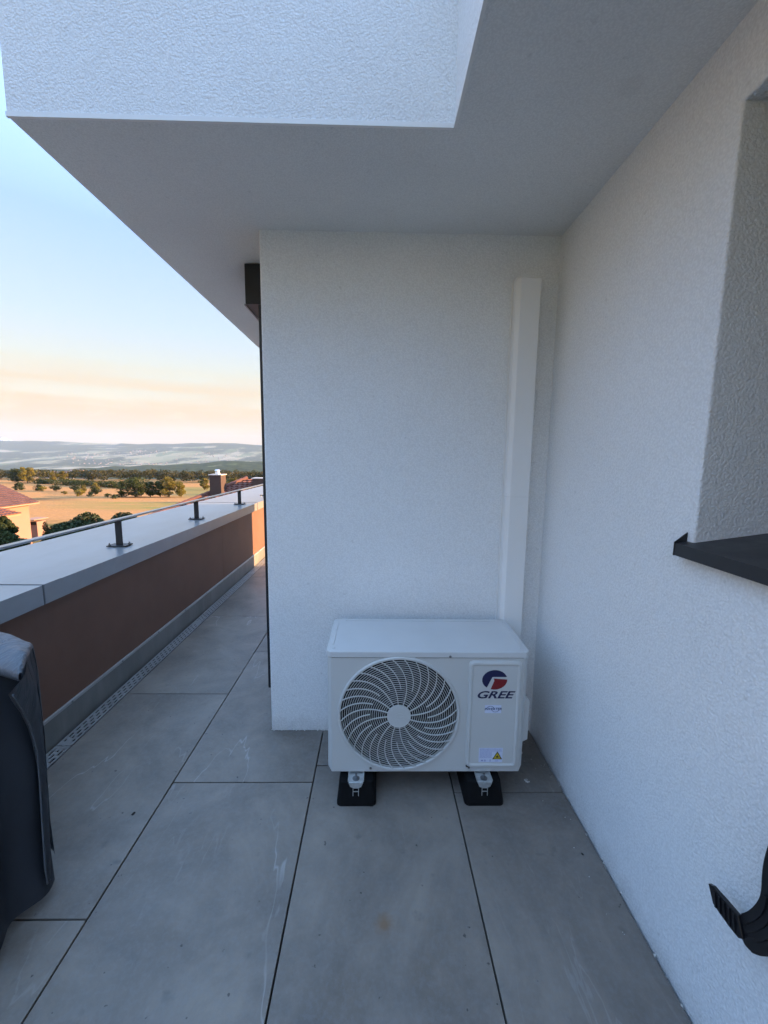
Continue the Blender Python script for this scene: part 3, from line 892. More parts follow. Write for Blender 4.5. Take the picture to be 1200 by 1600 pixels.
bm.faces.new(rings[-1])
pan = ap('service_panel', bm, M['ac'])
for f in pan.data.polygons: f.use_smooth = False
YP = AY0 - .0087
# oval emblem: blue crescent field and red quarter, split by a white bar
LC, LA, LB = (.4785, .519), .0505, .0415
def ell(a): return (LC[0] + LA * math.cos(rad(a)), LC[1] + LB * math.sin(rad(a)))
blue = [ell(a) for a in range(17, 236, 6)] + [(LC[0] - .010, LC[1] + .0115), (LC[0] - .007, LC[1] + .0125)]
bm = B(); prism(bm, blue, 1, YP - .0004, YP - .0001); o1 = ap('emblem_blue', bm, M['navy'], parent=pan)
redp = [(LC[0] - .004, LC[1] + .006)] + [(LC[0] - .0015, LC[1] - .004), (LC[0] - .008, LC[1] - .022), (LC[0] - .0150, LC[1] - LB * .975)] + [ell(a) for a in range(254, 368, 6)]
bm = B(); prism(bm, redp, 1, YP - .0004, YP - .0001); ap('emblem_red', bm, M['red'], parent=pan)
# lettering
def ptxt(body, size, mt, x, z, par, shear=0, sx=1.0, sy=1.0, bold=0.0, name='lettering', y=None):
    o = text_mesh(body, size, name, mt, par, (x, (YP - .0004) if y is None else y, z), shear, sx, sy, bold)
    return o
ptxt('GREE', .044, M['navy'], .4785, .4535, pan, .32, 1.42, .98, .0011, 'maker_name')
# INVERTER sticker
st = B(); box(st, .444, .5105, YP - .0005, YP - .0001, .376, .4105)
s1 = ap('inverter_sticker', st, M['sticker'], parent=pan)
ptxt('INVERTER', .0140, M['sticker_blue'], .4775, .3935, pan, .2, 1.12, 1.0, .0004, 'inverter_lettering', YP - .0008)
bm = B()
def arc(bm, cx, cz, r, a0, a1, w, y):
    pth = [(cx + 1.25 * r * math.cos(rad(a)), y, cz + r * math.sin(rad(a))) for a in range(a0, a1 + 1, 8)]
    sweep(bm, pth, [(-w, -.0001), (w, -.0001), (w, .0001), (-w, .0001)])
arc(bm, .467, .3945, .0115, 15, 175, .0008, YP - .0008); arc(bm, .487, .3925, .0115, 195, 355, .0008, YP - .0008)
ap('inverter_swirl', bm, M['sticker_blue'], parent=pan)
# warning sticker
st = B(); box(st, .428, .526, YP - .0005, YP - .0001, .158, .222)
ap('warning_sticker', st, M['sticker'], parent=pan)
bm = B()
random.seed(8)
for i in range(9):
    z = .2165 - i * .0048
    x = .432
    xe = .482 if i > 2 else .522
    while x < xe:
        w = random.uniform(.004, .013); box(bm, x, min(x + w, xe), YP - .0008, YP - .0006, z, z + .0017); x += w + .0016
box(bm, .438, .447, YP - .0008, YP - .0006, .163, .169); box(bm, .452, .457, YP - .0008, YP - .0006, .162, .170); box(bm, .474, .4775, YP - .0008, YP - .0006, .161, .171); box(bm, .496, .510, YP - .0008, YP - .0006, .163, .1655)
ap('small_print', bm, M['sticker_grey'], parent=pan)
tri = lambda s, dy: [(.5045 - .0205 * s, .172 + (1 - s) * .011), (.5045 + .0205 * s, .172 + (1 - s) * .011), (.5045, .172 + .0345 * (1 - (1 - s) * .62))]
bm = B(); prism(bm, tri(1, 0), 1, YP - .0010, YP - .0008); ap('warning_triangle', bm, M['black'], parent=pan)
bm = B(); prism(bm, tri(.72, 0), 1, YP - .0013, YP - .0011); ap('warning_field', bm, M['yellow'], parent=pan)
bm = B(); fl = [(-.0045, 0), (.0045, 0), (.0056, .0035), (.0038, .0075), (.0022, .0055), (.0008, .0125), (-.0028, .0075), (-.0040, .0055), (-.0058, .0035)]
prism(bm, [(.5045 + a, .1795 + b_) for a, b_ in fl], 1, YP - .0016, YP - .0014); ap('flame_sign', bm, M['black'], parent=pan)
# screws
for x, z in ((.298, .6145), (-.0145, .126), (.391, .128), (FC[0] + FR - .004, FC[1] + .004)):
    bm = B(); cyl(bm, (x, z), .0048, 1, AY0 - .0015, AY0 - .0065 if z > .6 else AY0 - .004, 10); ap('screw', bm, M['screw'])
bm = B(); box(bm, .378, .392, AY0 - .006, AY0 + .0, .134, .1375); ap('panel_latch', bm, M['fan'])
# valve cover on the right flank
bm = B()
prism(bm, [(AY0 + .045, .205), (AY0 + .20, .205), (AY0 + .20, .425), (AY0 + .045, .425)], 0, AX1, AX1 + .034)
for v in bm.verts:
    if v.co.x > AX1 + .02:
        if v.co.z > .3: v.co.z -= .034
        else: v.co.z += .012
        if v.co.y < AY0 + .1: v.co.y += .006
ap('valve_cover', bm, M['ac'])
bm = B()
for k in range(14): box(bm, AX0 - .0008, AX0 - .0001, AY0 + .05, AY1 - .05, .17 + .028 * k, .181 + .028 * k)
ap('side_louvres', bm, M['dark_in'])
# mounting feet of the unit (galvanised), with bolt
def foot(x):
    bm = B()
    box(bm, x - .029, x + .029, AY0 - .050, AY0 + .02, .100, .1035, .001, 1)
    box(bm, x - .032, x - .0285, AY0 - .048, AY0 + .02, .1036, .110); box(bm, x + .0285, x + .032, AY0 - .048, AY0 + .02, .1036, .110)
    prism(bm, [(x - .029, .0998), (x - .022, .083), (x - .008, .076), (x + .008, .076), (x + .022, .083), (x + .029, .0998)], 1, AY0 - .0503, AY0 - .047)
    f = ap('mounting_foot', bm, M['zinc'])
    bm = B(); cyl(bm, (x, AY0 - .030), .010, 2, .1036, .1105, 6); cyl(bm, (x, AY0 - .030), .0048, 2, .1106, .124, 10)
    cyl(bm, (x, AY0 - .030), .0145, 2, .1036, .1050, 16)
    ap('foot_bolt', bm, M['screw'], parent=f)
    bm = B()
    for s in (-1, 1): box(bm, x + s * .011 - .0012, x + s * .011 + .0012, AY0 - .0535, AY0 - .0515, .045, .078)
    box(bm, x - .0098, x + .0098, AY0 - .0534, AY0 - .0518, .063, .066)
    ap('clamp_strap', bm, M['zinc'], parent=f)
foot(-.073); foot(.447)
# rubber blocks
def block(xc, lab):
    bm = B()
    w0, w1 = .0795, .070
    y0, y1 = 1.497, 1.93
    layers = [(0.0, 0, w0), (.012, .0005, w0), (.088, .020, w1), (.0945, .026, w1 - .006)]
    rings = []
    for z, iy, w in layers:
        pts = rr(xc - w, xc + w, y0 + iy, y1 - iy, .018 if z < .09 else .014, 4)
        rings.append([bm.verts.new((x, y, z)) for x, y in pts])
    for R, S in zip(rings, rings[1:]):
        for i in range(len(R)): bm.faces.new((R[i], R[(i + 1) % len(R)], S[(i + 1) % len(R)], S[i]))
    bm.faces.new(rings[0]); bm.faces.new(rings[-1])
    for s in (-1, 1):
        box(bm, xc + s * .030 - .006, xc + s * .030 + .006, y0 + .05, y1 - .04, .0946, .0990, .001, 1)
    o = obj('rubber_block', bm, M['rubber'])
    tag(o, lab, 'rubber foot', 'rubber blocks under the outdoor unit')
block(-.0705, 'black rubber support block under the fan side of the outdoor unit')
block(.449, 'black rubber support block under the panel side of the outdoor unit, beside the side wall')

# line-set duct on the wall
du = thing('pipe_duct', 'tall ivory plastic pipe duct running up the wall behind the outdoor unit', 'pipe cover', (.66, YW, .5))
bm = B()
dp = [(.603, YW - .001), (.603, YW - .052), (.619, YW - .070), (.705, YW - .070), (.707, YW - .066), (.707, YW - .001)]
prism(bm, dp, 2, .33, 2.176, .0015, 1)
o = obj('duct_cover', bm, M['duct'], du); at_parent(o, du)
bm = B()
prism(bm, [(.6025, YW - .001), (.6025, YW - .0525), (.6187, YW - .0708), (.7057, YW - .0708), (.7077, YW - .0665), (.7077, YW - .001)], 2, 2.1765, 2.181)
o = obj('end_cap', bm, M['duct'], du); at_parent(o, du)
bm = B(); box(bm, .598, .6025, YW - .012, YW - .001, .33, 2.17, .001, 1); o = obj('duct_base', bm, M['duct'], du); at_parent(o, du)
for z in (1.22,):
    bm = B()
    prism(bm, [(.6025, YW - .001), (.6025, YW - .0523), (.6188, YW - .0706), (.7055, YW - .0706), (.7076, YW - .0664), (.7076, YW - .001)], 2, z, z + .0007)
    at_parent(obj('duct_joint', bm, M['ac'], du), du)
# insulated pipes and cable from the duct foot to the valve cover
def bez(p0, p1, p2, p3, n=14):
    p0, p1, p2, p3 = map(Vector, (p0, p1, p2, p3))
    return [p0 * (1 - t) ** 3 + p1 * 3 * t * (1 - t) ** 2 + p2 * 3 * t * t * (1 - t) + p3 * t ** 3 for t in [i / n for i in range(n + 1)]]
for dx, r in ((0, .014), (.03, .011)):
    bm = B(); tube_path(bm, bez((.64 + dx, YW - .035, .34), (.64 + dx, YW - .035, .22), (.70, AY1 - .02, .15), (AX1 + .01, AY1 - .08 - dx, .26)), r)
    tag(obj('refrigerant_pipe', bm, M['duct'], None, True), ('thicker' if dx == 0 else 'thinner') + ' white insulated pipe curving from the wall duct into the side of the outdoor unit', 'pipe', 'pipes behind the outdoor unit')

# ------------------------------------------------------------------ hose hanger at lower right
hh = thing('hose_hanger', 'black plastic hook with a ribbed upturned pointed tip on the right-hand wall', 'hook', (XW, .70, .5))
def hp_(name, bm, smooth=False):
    o = obj(name, bm, M['plastic'], hh, smooth); return at_parent(o, hh)
tip = [(.794, .461), (.784, .467), (.754, .469), (.720, .473), (.703, .438), (.712, .429), (.737, .427), (.759, .432), (.777, .431)]
arm = [(.730, .464), (.711, .490), (.697, .523), (.689, .551), (.688, .572), (.691, .597), (.692, .631), (.688, .672), (.672, .78), (.637, .81), (.599, .549), (.632, .497), (.658, .460), (.675, .438), (.696, .421), (.713, .424)]
def chaikin(p, n=2):
    for _ in range(n):
        q = []
        for i in range(len(p)):
            a, b_ = p[i], p[(i + 1) % len(p)]
            q += [(a[0] * .75 + b_[0] * .25, a[1] * .75 + b_[1] * .25), (a[0] * .25 + b_[0] * .75, a[1] * .25 + b_[1] * .75)]
        p = q
    return p
bm = B(); prism(bm, chaikin(arm), 0, .755, .800, .004, 2); hp_('hook_arm', bm)
bm = B(); prism(bm, tip, 0, .748, .758, .002, 2); hp_('hook_tip', bm)
for k in range(5):
    y = .776 - .012 * k
    bm = B(); prism(bm, [(y, .4640 + .0012 * k), (y - .004, .4645 + .0012 * k), (y - .011, .4335), (y - .007, .4330)], 0, .745, .7482); hp_('tip_rib', bm)
for k in range(3):
    bm = B(); 
    q = .25 + .22 * k
    inner = [(.711, .490), (.697, .523), (.689, .551), (.688, .572), (.691, .597)]; outer_ = [(.696, .421), (.675, .438), (.658, .460), (.645, .480), (.632, .497)]
    pth = [(.7545, i_[0] + (o_[0] - i_[0]) * q, i_[1] + (o_[1] - i_[1]) * q) for i_, o_ in zip(inner, outer_)]
    sweep(bm, pth, [(-.003, -.003), (.003, -.003), (.003, .003), (-.003, .003)], False, Vector((1, 0, 0))); hp_('arm_ridge', bm)
bm = B(); box(bm, .785, XW - .002, .56, .665, .42, .76, .004, 2); hp_('wall_plate', bm)

# ------------------------------------------------------------------ covered grill at left
gc = thing('grill_cover', 'dark grey cloth cover draped over a barbecue beside the parapet', 'grill cover', (-1.3, 1.15, 0))
Bt, Ct = Vector((-1.066, 1.230)), Vector((-.969, 1.077))
Lb, Lc = Vector((-1.70, 1.52)), Vector((-1.62, 1.32))
def gp(name, bm, m, smooth=True):
    o = obj(name, bm, m, gc, smooth); return at_parent(o, gc)
random.seed(5)
# upper skin: top and the right sleeve flowing down in a grid
def lerp(a, b_, t): return a + (b_ - a) * t
bm = B()
nu, nv = 40, 14
grid_ = []
for i in range(nu + 1):
    u = i / nu; row = []
    for j in range(nv + 1):
        v = j / nv
        a = lerp(Lb, Bt, u); c = lerp(Lc, Ct, u)
        p = lerp(a, c, v)
        z = .822 + .012 * mnoise.noise(Vector((u * 5, v * 2.5, 1))) - .02 * (1 - u) * 0 + .012 * math.sin(v * PI) * .6
        z -= .010 * (v ** 6) + .006 * (u ** 8)
        row.append(bm.verts.new((p.x, p.y, z)))
    grid_.append(row)
for i in range(nu):
    for j in range(nv): bm.faces.new((grid_[i][j], grid_[i + 1][j], grid_[i + 1][j + 1], grid_[i][j + 1]))
# folded hem band below the near top edge
for i in range(nu):
    pass
prev = [grid_[i][nv] for i in range(nu + 1)]
d = Vector((-.33, -.94, 0))
for k, (dz, off) in enumerate(((-.006, .004), (-.016, .005), (-.026, .002), (-.030, -.006), (-.034, -.014))):
    cur = []
    for i in range(nu + 1):
        b0 = grid_[i][nv].co
        cur.append(bm.verts.new((b0.x + d.x * off, b0.y + d.y * off, b0.z + dz + (.006 * mnoise.noise(Vector((i * .25, k, 4))) if k > 3 else 0))))
    for i in range(nu): bm.faces.new((prev[i], prev[i + 1], cur[i + 1], cur[i]))
    prev = cur
# lip over the sleeve
pv = [grid_[nu][j] for j in range(nv + 1)]
for dz, off in ((-.006, .005), (-.018, .006)):
    cur = [bm.verts.new((v.co.x + off * .84, v.co.y + off * .53, grid_[nu][j].co.z + dz)) for j, v in enumerate([grid_[nu][q] for q in range(nv + 1)])]
    for j in range(nv): bm.faces.new((pv[j], cur[j], cur[j + 1], pv[j + 1]))
    pv = cur
# back skirt
prev = [grid_[i][0] for i in range(nu + 1)]
for z in (.80, .5, .2, .06):
    cur = []
    for i in range(nu + 1):
        b0 = grid_[i][0].co
        cur.append(bm.verts.new((b0.x, b0.y + .012 + .015 * mnoise.noise(Vector((i * .3, z * 3, 2))), z)))
    for i in range(nu): bm.faces.new((prev[i], cur[i], cur[i + 1], prev[i + 1]))
    prev = cur
gp('cover_top', bm, M['cover'])
# right sleeve: bounded by the diagonal flap edge on the near side and the back corner on the far side
flap = [(.815, 1.0), (.755, .76 + .2), (.70, .95), (.621, .80), (.554, .72), (.503, .71), (.42, .66), (.338, .62), (.25, .50), (.17, .38), (.10, .22), (.085, .05)]
back_pts = [(.815, -1.068, 1.233), (.70, -1.089, 1.267), (.568, -1.087, 1.264), (.47, -1.074, 1.243), (.301, -1.040, 1.190), (.20, -1.020, 1.160), (.087, -1.005, 1.134)]
near_pts = [(.815, -.895, .960), (.755, -.924, 1.006), (.70, -.955, 1.055), (.621, -.990, 1.108), (.554, -1.004, 1.132), (.503, -1.016, 1.152), (.42, -1.010, 1.142), (.338, -1.000, 1.126), (.25, -.992, 1.112), (.17, -.985, 1.10), (.087, -1.000, 1.120)]
def ip(tab, z):
    for a, b_ in zip(tab, tab[1:]):
        if b_[0] <= z <= a[0]:
            t = (a[0] - z) / (a[0] - b_[0]); return Vector((a[1] + (b_[1] - a[1]) * t, a[2] + (b_[2] - a[2]) * t))
    return Vector(tab[-1][1:]) if z < tab[-1][0] else Vector(tab[0][1:])
bm = B(); rows = []
nz_, nw = 34, 10
for k in range(nz_ + 1):
    z = .806 - (.806 - .087) * k / nz_
    a, b_ = ip(near_pts, z), ip(back_pts, z); row = []
    for j in range(nw + 1):
        t = j / nw; p = lerp(a, b_, t)
        bulge_ = .010 * math.sin(t * PI) + .006 * mnoise.noise(Vector((t * 2.2, z * 5, 8))) + .004 * math.sin(t * 9 + z * 6)
        row.append(bm.verts.new((p.x + .84 * bulge_, p.y + .53 * bulge_, z + .004 * mnoise.noise(Vector((t * 3, z * 9, 2))))))
    rows.append(row)
for k in range(nz_):
    for j in range(nw): bm.faces.new((rows[k][j], rows[k + 1][j], rows[k + 1][j + 1], rows[k][j + 1]))
fl_ = bmesh.ops.solidify(bm, geom=bm.faces[:], thickness=.002)
gp('sleeve', bm, M['cover'])
for tab in (back_pts, near_pts):
    bm = B(); pts = []
    for k in range(31):
        z = .80 - (.80 - .09) * k / 30; p = ip(tab, z); pts.append((p.x + .004, p.y + .001, z))
    tube_path_(bm, pts, .0022); gp('seam', bm, M['cover'])
# inner hanging skirt, set back under the flap
bm = B(); rows = []
for k in range(31):
    z = .79 - .74 * k / 30
    row = []
    for j in range(25):
        t = j / 24
        # runs from the back corner forward, flaring towards the hem
        fl = (1 - z / .8)
        p = Vector((-1.045 + .03 * fl, 1.15 + .02 * fl)) + Vector((-.16 + .13 * fl, -.62 - .05 * fl)) * t * (.35 + .1 * fl)
        w = .014 * math.sin(t * 11 + z * 2.5) * (.4 + fl) + .012 * mnoise.noise(Vector((t * 4, z * 3, 1)))
        hem = .055 * fl * 0
        zz = max(z, .035 + .02 * mnoise.noise(Vector((t * 5, 0, 3))))
        row.append(bm.verts.new((p.x + w, p.y, zz)))
    for j in range(18):
        t = (j + 1) / 18
        last = row[24].co
        row.append(bm.verts.new((last.x - .6 * t, last.y + .16 * t + .02 * math.sin(t * 14 + z * 3), last.z)))
    rows.append(row)
for k in range(30):
    for j in range(len(rows[0]) - 1): bm.faces.new((rows[k][j], rows[k + 1][j], rows[k + 1][j + 1], rows[k][j + 1]))
gp('skirt', bm, M['cover_in'])

# ------------------------------------------------------------------ small things on the floor
random.seed(12)
def blob(x, y, s, m, name, lab, cat, flat=.3, grp=None):
    bm = B(); bmesh.ops.create_icosphere(bm, subdivisions=2, radius=s)
    for v in bm.verts:
        k = 1 + .45 * mnoise.noise(v.co * (1.6 / s) + Vector((x * 9, y * 7, 0)))
        v.co = Vector((v.co.x * k, v.co.y * k * .7, v.co.z * flat * k + s * flat * .8))
    o = obj(name, bm, m); o.location = (x, y, 0); o.rotation_euler = (0, 0, random.uniform(0, 3))
    tag(o, lab, cat, grp)
blob(-.941, 1.464, .008, M['debris'], 'dead_leaf', 'small dark dry leaf lying on the left tile column', 'leaf')
blob(.746, 1.289, .005, M['debris'], 'dead_leaf', 'tiny dark leaf crumb on the tile beside the right wall', 'leaf')
def crumbs():
    bm = B()
    for i in range(130):
        if i < 60: x, y = XW - .002 - abs(random.gauss(0, .004)), random.uniform(.5, YW)
        elif i < 110: x, y = random.uniform(XL, AX0), YW - .002 - abs(random.gauss(0, .003))
        else: x, y = XW - .02 - abs(random.gauss(0, .05)), random.uniform(1.0, 1.95)
        s = random.uniform(.001, .0034) * (1.0 if i < 110 else .5)
        r = bmesh.ops.create_icosphere(bm, subdivisions=1, radius=s)
        for v in r['verts']: v.co = Vector((v.co.x * random.uniform(.7, 1.6) + x, v.co.y * random.uniform(.7, 2.2) + y, abs(v.co.z) * .8 + .0003))
    kind(obj('plaster_crumbs', bm, M['plaster']), 'stuff')
crumbs()
def droplet(x, y, s, lab):
    bm = B(); rnd = random.Random(int(x * 999 + y * 77))
    for i in range(26):
        a = rnd.uniform(0, 6.3); q = rnd.random() ** .7 * s
        px_, py_ = x + q * math.cos(a), y + q * math.sin(a) * 1.5
        cyl(bm, (px_, py_), rnd.uniform(.1, .3) * s, 2, .0002, .0010 + i * .00002, 7)
    tag(obj('plaster_splash', bm, M['plaster']), lab, 'stain', 'plaster splashes by the wall')
droplet(.700, 1.800, .010, 'farther white plaster splash on the tile behind the outdoor unit')
droplet(.668, 1.625, .010, 'nearer white plaster splash on the tile beside the outdoor unit')

# ------------------------------------------------------------------ vegetation
def foliage_mat(name, c1, c2, c3, rnd=.25):
    m = bpy.data.materials.new(name); m.use_nodes = True
    nt = m.node_tree; n, l = nt.nodes, nt.links
    b = n['Principled BSDF']; b.inputs['Roughness'].default_value = .7; b.inputs['Specular IOR Level'].default_value = .2
    g = N(n, 'ShaderNodeNewGeometry'); oi = N(n, 'ShaderNodeObjectInfo')
    r = N(n, 'ShaderNodeValToRGB'); r.color_ramp.elements[0].color = (*c1, 1); r.color_ramp.elements[1].color = (*c3, 1)
    e = r.color_ramp.elements.new(.5); e.color = (*c2, 1)
    l.new(g.outputs['Random Per Island'], r.inputs[0])
    hs = N(n, 'ShaderNodeHueSaturation')
    a = N(n, 'ShaderNodeMapRange', inp={1: 0, 2: 1, 3: 1 - rnd, 4: 1 + rnd}); l.new(oi.outputs['Random'], a.inputs[0]); l.new(a.outputs[0], hs.inputs['Value'])
    l.new(r.outputs[0], hs.inputs['Color']); l.new(hs.outputs[0], b.inputs['Base Color'])
    tr = N(n, 'ShaderNodeBsdfTranslucent'); l.new(hs.outputs[0], tr.inputs[0])
    mx = N(n, 'ShaderNodeMixShader', inp={0: .25}); l.new(b.outputs[0], mx.inputs[1]); l.new(tr.outputs[0], mx.inputs[2])
    l.new(mx.outputs[0], n['Material Output'].inputs['Surface'])
    return m
M['leaf_green'] = foliage_mat('leaves_green', (.028, .042, .012), (.055, .075, .018), (.10, .115, .026))
M['leaf_yellow'] = foliage_mat('leaves_yellowing', (.08, .085, .018), (.16, .145, .028), (.26, .20, .035))
M['leaf_dark'] = foliage_mat('leaves_dark', (.018, .032, .012), (.034, .052, .018), (.065, .08, .028))
M['leaf_wood'] = foliage_mat('leaves_wood', (.025, .035, .014), (.05, .055, .02), (.10, .085, .035), .1)
M['bark'] = mat('bark', (.10, .075, .055), .9, var=.3, vscale=8)
def leaf_cloud(rnd, n, lobes, size, out):
    V, F = out
    for i in range(n):
        c, r = rnd.choice(lobes)
        while True:
            d = Vector((rnd.uniform(-1, 1), rnd.uniform(-1, 1), rnd.uniform(-1, 1)))
            if .05 < d.length <= 1: break
        q = d.normalized() * (d.length ** .35)
        p = Vector((c[0] + q.x * r[0], c[1] + q.y * r[1], c[2] + q.z * r[2]))
        nrm = (q + Vector((rnd.gauss(0, .5), rnd.gauss(0, .5), rnd.gauss(0, .5)))).normalized()
        t = nrm.orthogonal().normalized(); t = (Matrix.Rotation(rnd.uniform(0, 6.28), 3, nrm) @ t); s = nrm.cross(t)
        a = size * rnd.uniform(.6, 1.4); b_ = a * rnd.uniform(.45, .8)
        k = len(V)
        V += [tuple(p - t * a), tuple(p - s * b_ * .9 + nrm * a * .15), tuple(p + t * a), tuple(p + s * b_ + nrm * a * .1)]
        F.append((k, k + 1, k + 2, k + 3))
def cloud_mesh(name, V, F, m):
    me = bpy.data.meshes.new(name); me.from_pydata(V, [], F); me.materials.append(m); me.update(); return me
def make_tree_meshes(seed, h, w, nl, n, size, m, low=.18):
    rnd = random.Random(seed); nl = int(nl * 1.9); n = int(n * 1.25)
    lobes = []
    for i in range(nl):
        t = rnd.random(); zz = h * (low + .12 + (.80 - low) * t)
        rr_ = w * .5 * (math.sin(PI * min(max((zz / h - low) / (1 - low), .08), .95)) ** .6)
        a = rnd.uniform(0, 6.28); q = rr_ * rnd.uniform(.2, .98)
        r = rnd.uniform(.08, .24) * w
        lobes.append(((q * math.cos(a), q * math.sin(a), zz), (r, r, r * rnd.uniform(.6, .95))))
    out = ([], []); leaf_cloud(rnd, n, lobes, size, out)
    crown = cloud_mesh('crown', *out, m)
    bm = B()
    tube_path(bm, [(0, 0, -.5), (.02 * w, 0, h * .15), (-.01 * w, .02 * w, h * .4)], .028 * h, 8)
    for c, r in lobes[:7]: tube_path(bm, bez((0, 0, h * .22), (0, 0, h * .4), (c[0] * .5, c[1] * .5, c[2] * .8), c, 6), .011 * h, 6)
    tm = bpy.data.meshes.new('trunk'); bm.to_mesh(tm); bm.free(); tm.materials.append(M['bark'])
    return crown, tm
broad = make_tree_meshes(1, 9, 9.5, 26, 5200, .24, M['leaf_green'], .05)
broad2 = make_tree_meshes(2, 9, 7.5, 22, 4600, .24, M['leaf_green'], .05)
yellow = make_tree_meshes(3, 9, 8, 20, 4600, .25, M['leaf_yellow'], .06)
yellow2 = make_tree_meshes(31, 9, 6.5, 16, 3800, .25, M['leaf_yellow'], .06)
round_ = make_tree_meshes(4, 4, 4.2, 14, 2200, .14, M['leaf_dark'], .16)
bushy = make_tree_meshes(5, 3, 4.6, 14, 2200, .15, M['leaf_dark'], .0)
bushg = make_tree_meshes(6, 3, 4.0, 12, 2000, .14, M['leaf_yellow'], .0)
def tree(kindm, x, y, s, label, name='field_tree', cat='tree', grp='trees scattered in the field', rz=None, sx=1.0):
    z = ground_z(x, y)
    t = thing(name, label, cat, (x, y, z - .1), grp, rz if rz is not None else random.uniform(0, 6.28))
    t.scale = (s * sx, s * sx, s)
    for nm, me in zip(('crown', 'trunk'), kindm): link(bpy.data.objects.new(nm, me), t)
random.seed(21)
gb = 'trees scattered in the field'
tree(yellow, -221.5, 266, 1.12, 'tall yellow-green tree at far field edge, left of the gap in the wood', sx=1.0)
tree(broad, -229, 268, .98, 'tall green tree at the far field edge, just left of the yellowest tree')
tree(yellow2, -212, 275, .80, 'slim yellowing tree standing between the two tall trees at the far field edge', sx=.8)
tree(yellow, -204, 272, .86, 'yellowing tree at the far field edge where the dark wood begins', sx=1.0)
tree(bushy, -175.7, 205.7, 1.15, 'low dark bush in the upper field, leftmost of the row of bushes', 'field_bush', 'bush', 'bushes in the upper field')
tree(bushy, -163.0, 202.3, .95, 'low dark bush in the upper field, second from the left in the row', 'field_bush', 'bush', 'bushes in the upper field')
tree(bushg, -160.0, 200.0, .8, 'small yellowing bush beside the second dark bush of the row', 'field_bush', 'bush', 'bushes in the upper field')
tree(round_, -152.5, 198.9, .98, 'dark rounded fruit tree in the upper field, left one of the two rounded trees', 'fruit_tree', 'tree', 'fruit trees in the upper field')
tree(round_, -143.2, 199.0, .95, 'dark rounded fruit tree on a thin trunk, right one of the two rounded trees', 'fruit_tree', 'tree', 'fruit trees in the upper field')
tree(yellow2, -133.5, 190, .42, 'thin sparse young tree left of the dark round-headed tree', 'fruit_tree', 'tree', 'fruit trees in the upper field')
tree(round_, -118.5, 175.5, .95, 'dark round-headed tree right of the sparse young trees', 'fruit_tree', 'tree', 'fruit trees in the upper field')
tree(yellow2, -130.0, 193, .52, 'taller sparse young tree among the bushes above the field path', 'fruit_tree', 'tree', 'fruit trees in the upper field')
tree(bushg, -121.5, 170.5, 1.0, 'bright yellow-green bush beside the field path', 'field_bush', 'bush', 'bushes by the field path')
tree(bushy, -115.0, 167.5, .6, 'low dark shrub under the round-headed tree', 'field_bush', 'bush', 'bushes by the field path')
tree(bushg, -105.3, 163, .55, 'small pale shrub left of the big green clump', 'field_bush', 'bush', 'bushes by the field path')
tree(bushy, -99.4, 157.5, .5, 'tiny dark shrub nearest to the big green clump', 'field_bush', 'bush', 'bushes by the field path')
tree(bushg, -136.0, 182, .55, 'small pale shrub in front of the fruit trees', 'field_bush', 'bush', 'bushes by the field path')
tree(broad, -96.5, 166, .86, 'broad rounded green tree, leftmost of the big clump in mid field', 'clump_tree', 'tree', 'clump of trees in mid field', sx=1.3)
tree(broad2, -91.5, 168, .72, 'green tree in the middle of the big clump in mid field', 'clump_tree', 'tree', 'clump of trees in mid field')
tree(broad2, -88.5, 170, .74, 'dark green tree right of the middle of the big clump', 'clump_tree', 'tree', 'clump of trees in mid field')
tree(yellow, -84.5, 169, .93, 'tallest yellow-green tree of the big clump in mid field', 'clump_tree', 'tree', 'clump of trees in mid field', sx=.95)
tree(yellow2, -80.0, 170, .70, 'slim yellow-green tree at the right end of the big clump', 'clump_tree', 'tree', 'clump of trees in mid field')
tree(bushy, -100.5, 164, .8, 'dark shrub at the left foot of the big clump', 'field_bush', 'bush', 'bushes by the field path')
tree(yellow, -92.0, 222, .72, 'rounded yellow-brown tree standing in front of the wood, left of the chimney', 'field_tree')
tree(yellow, -66.0, 190, .85, 'yellow-brown tree just right of the chimney, behind the tiled roof', 'field_tree')
tree(yellow, -45.5, 150, .85, 'yellow-green tree crown showing above the tiled roof ridge', 'field_tree')
tree(bushg, -41.5, 146, 1.3, 'low yellow-green crown beside the second chimney', 'field_tree')

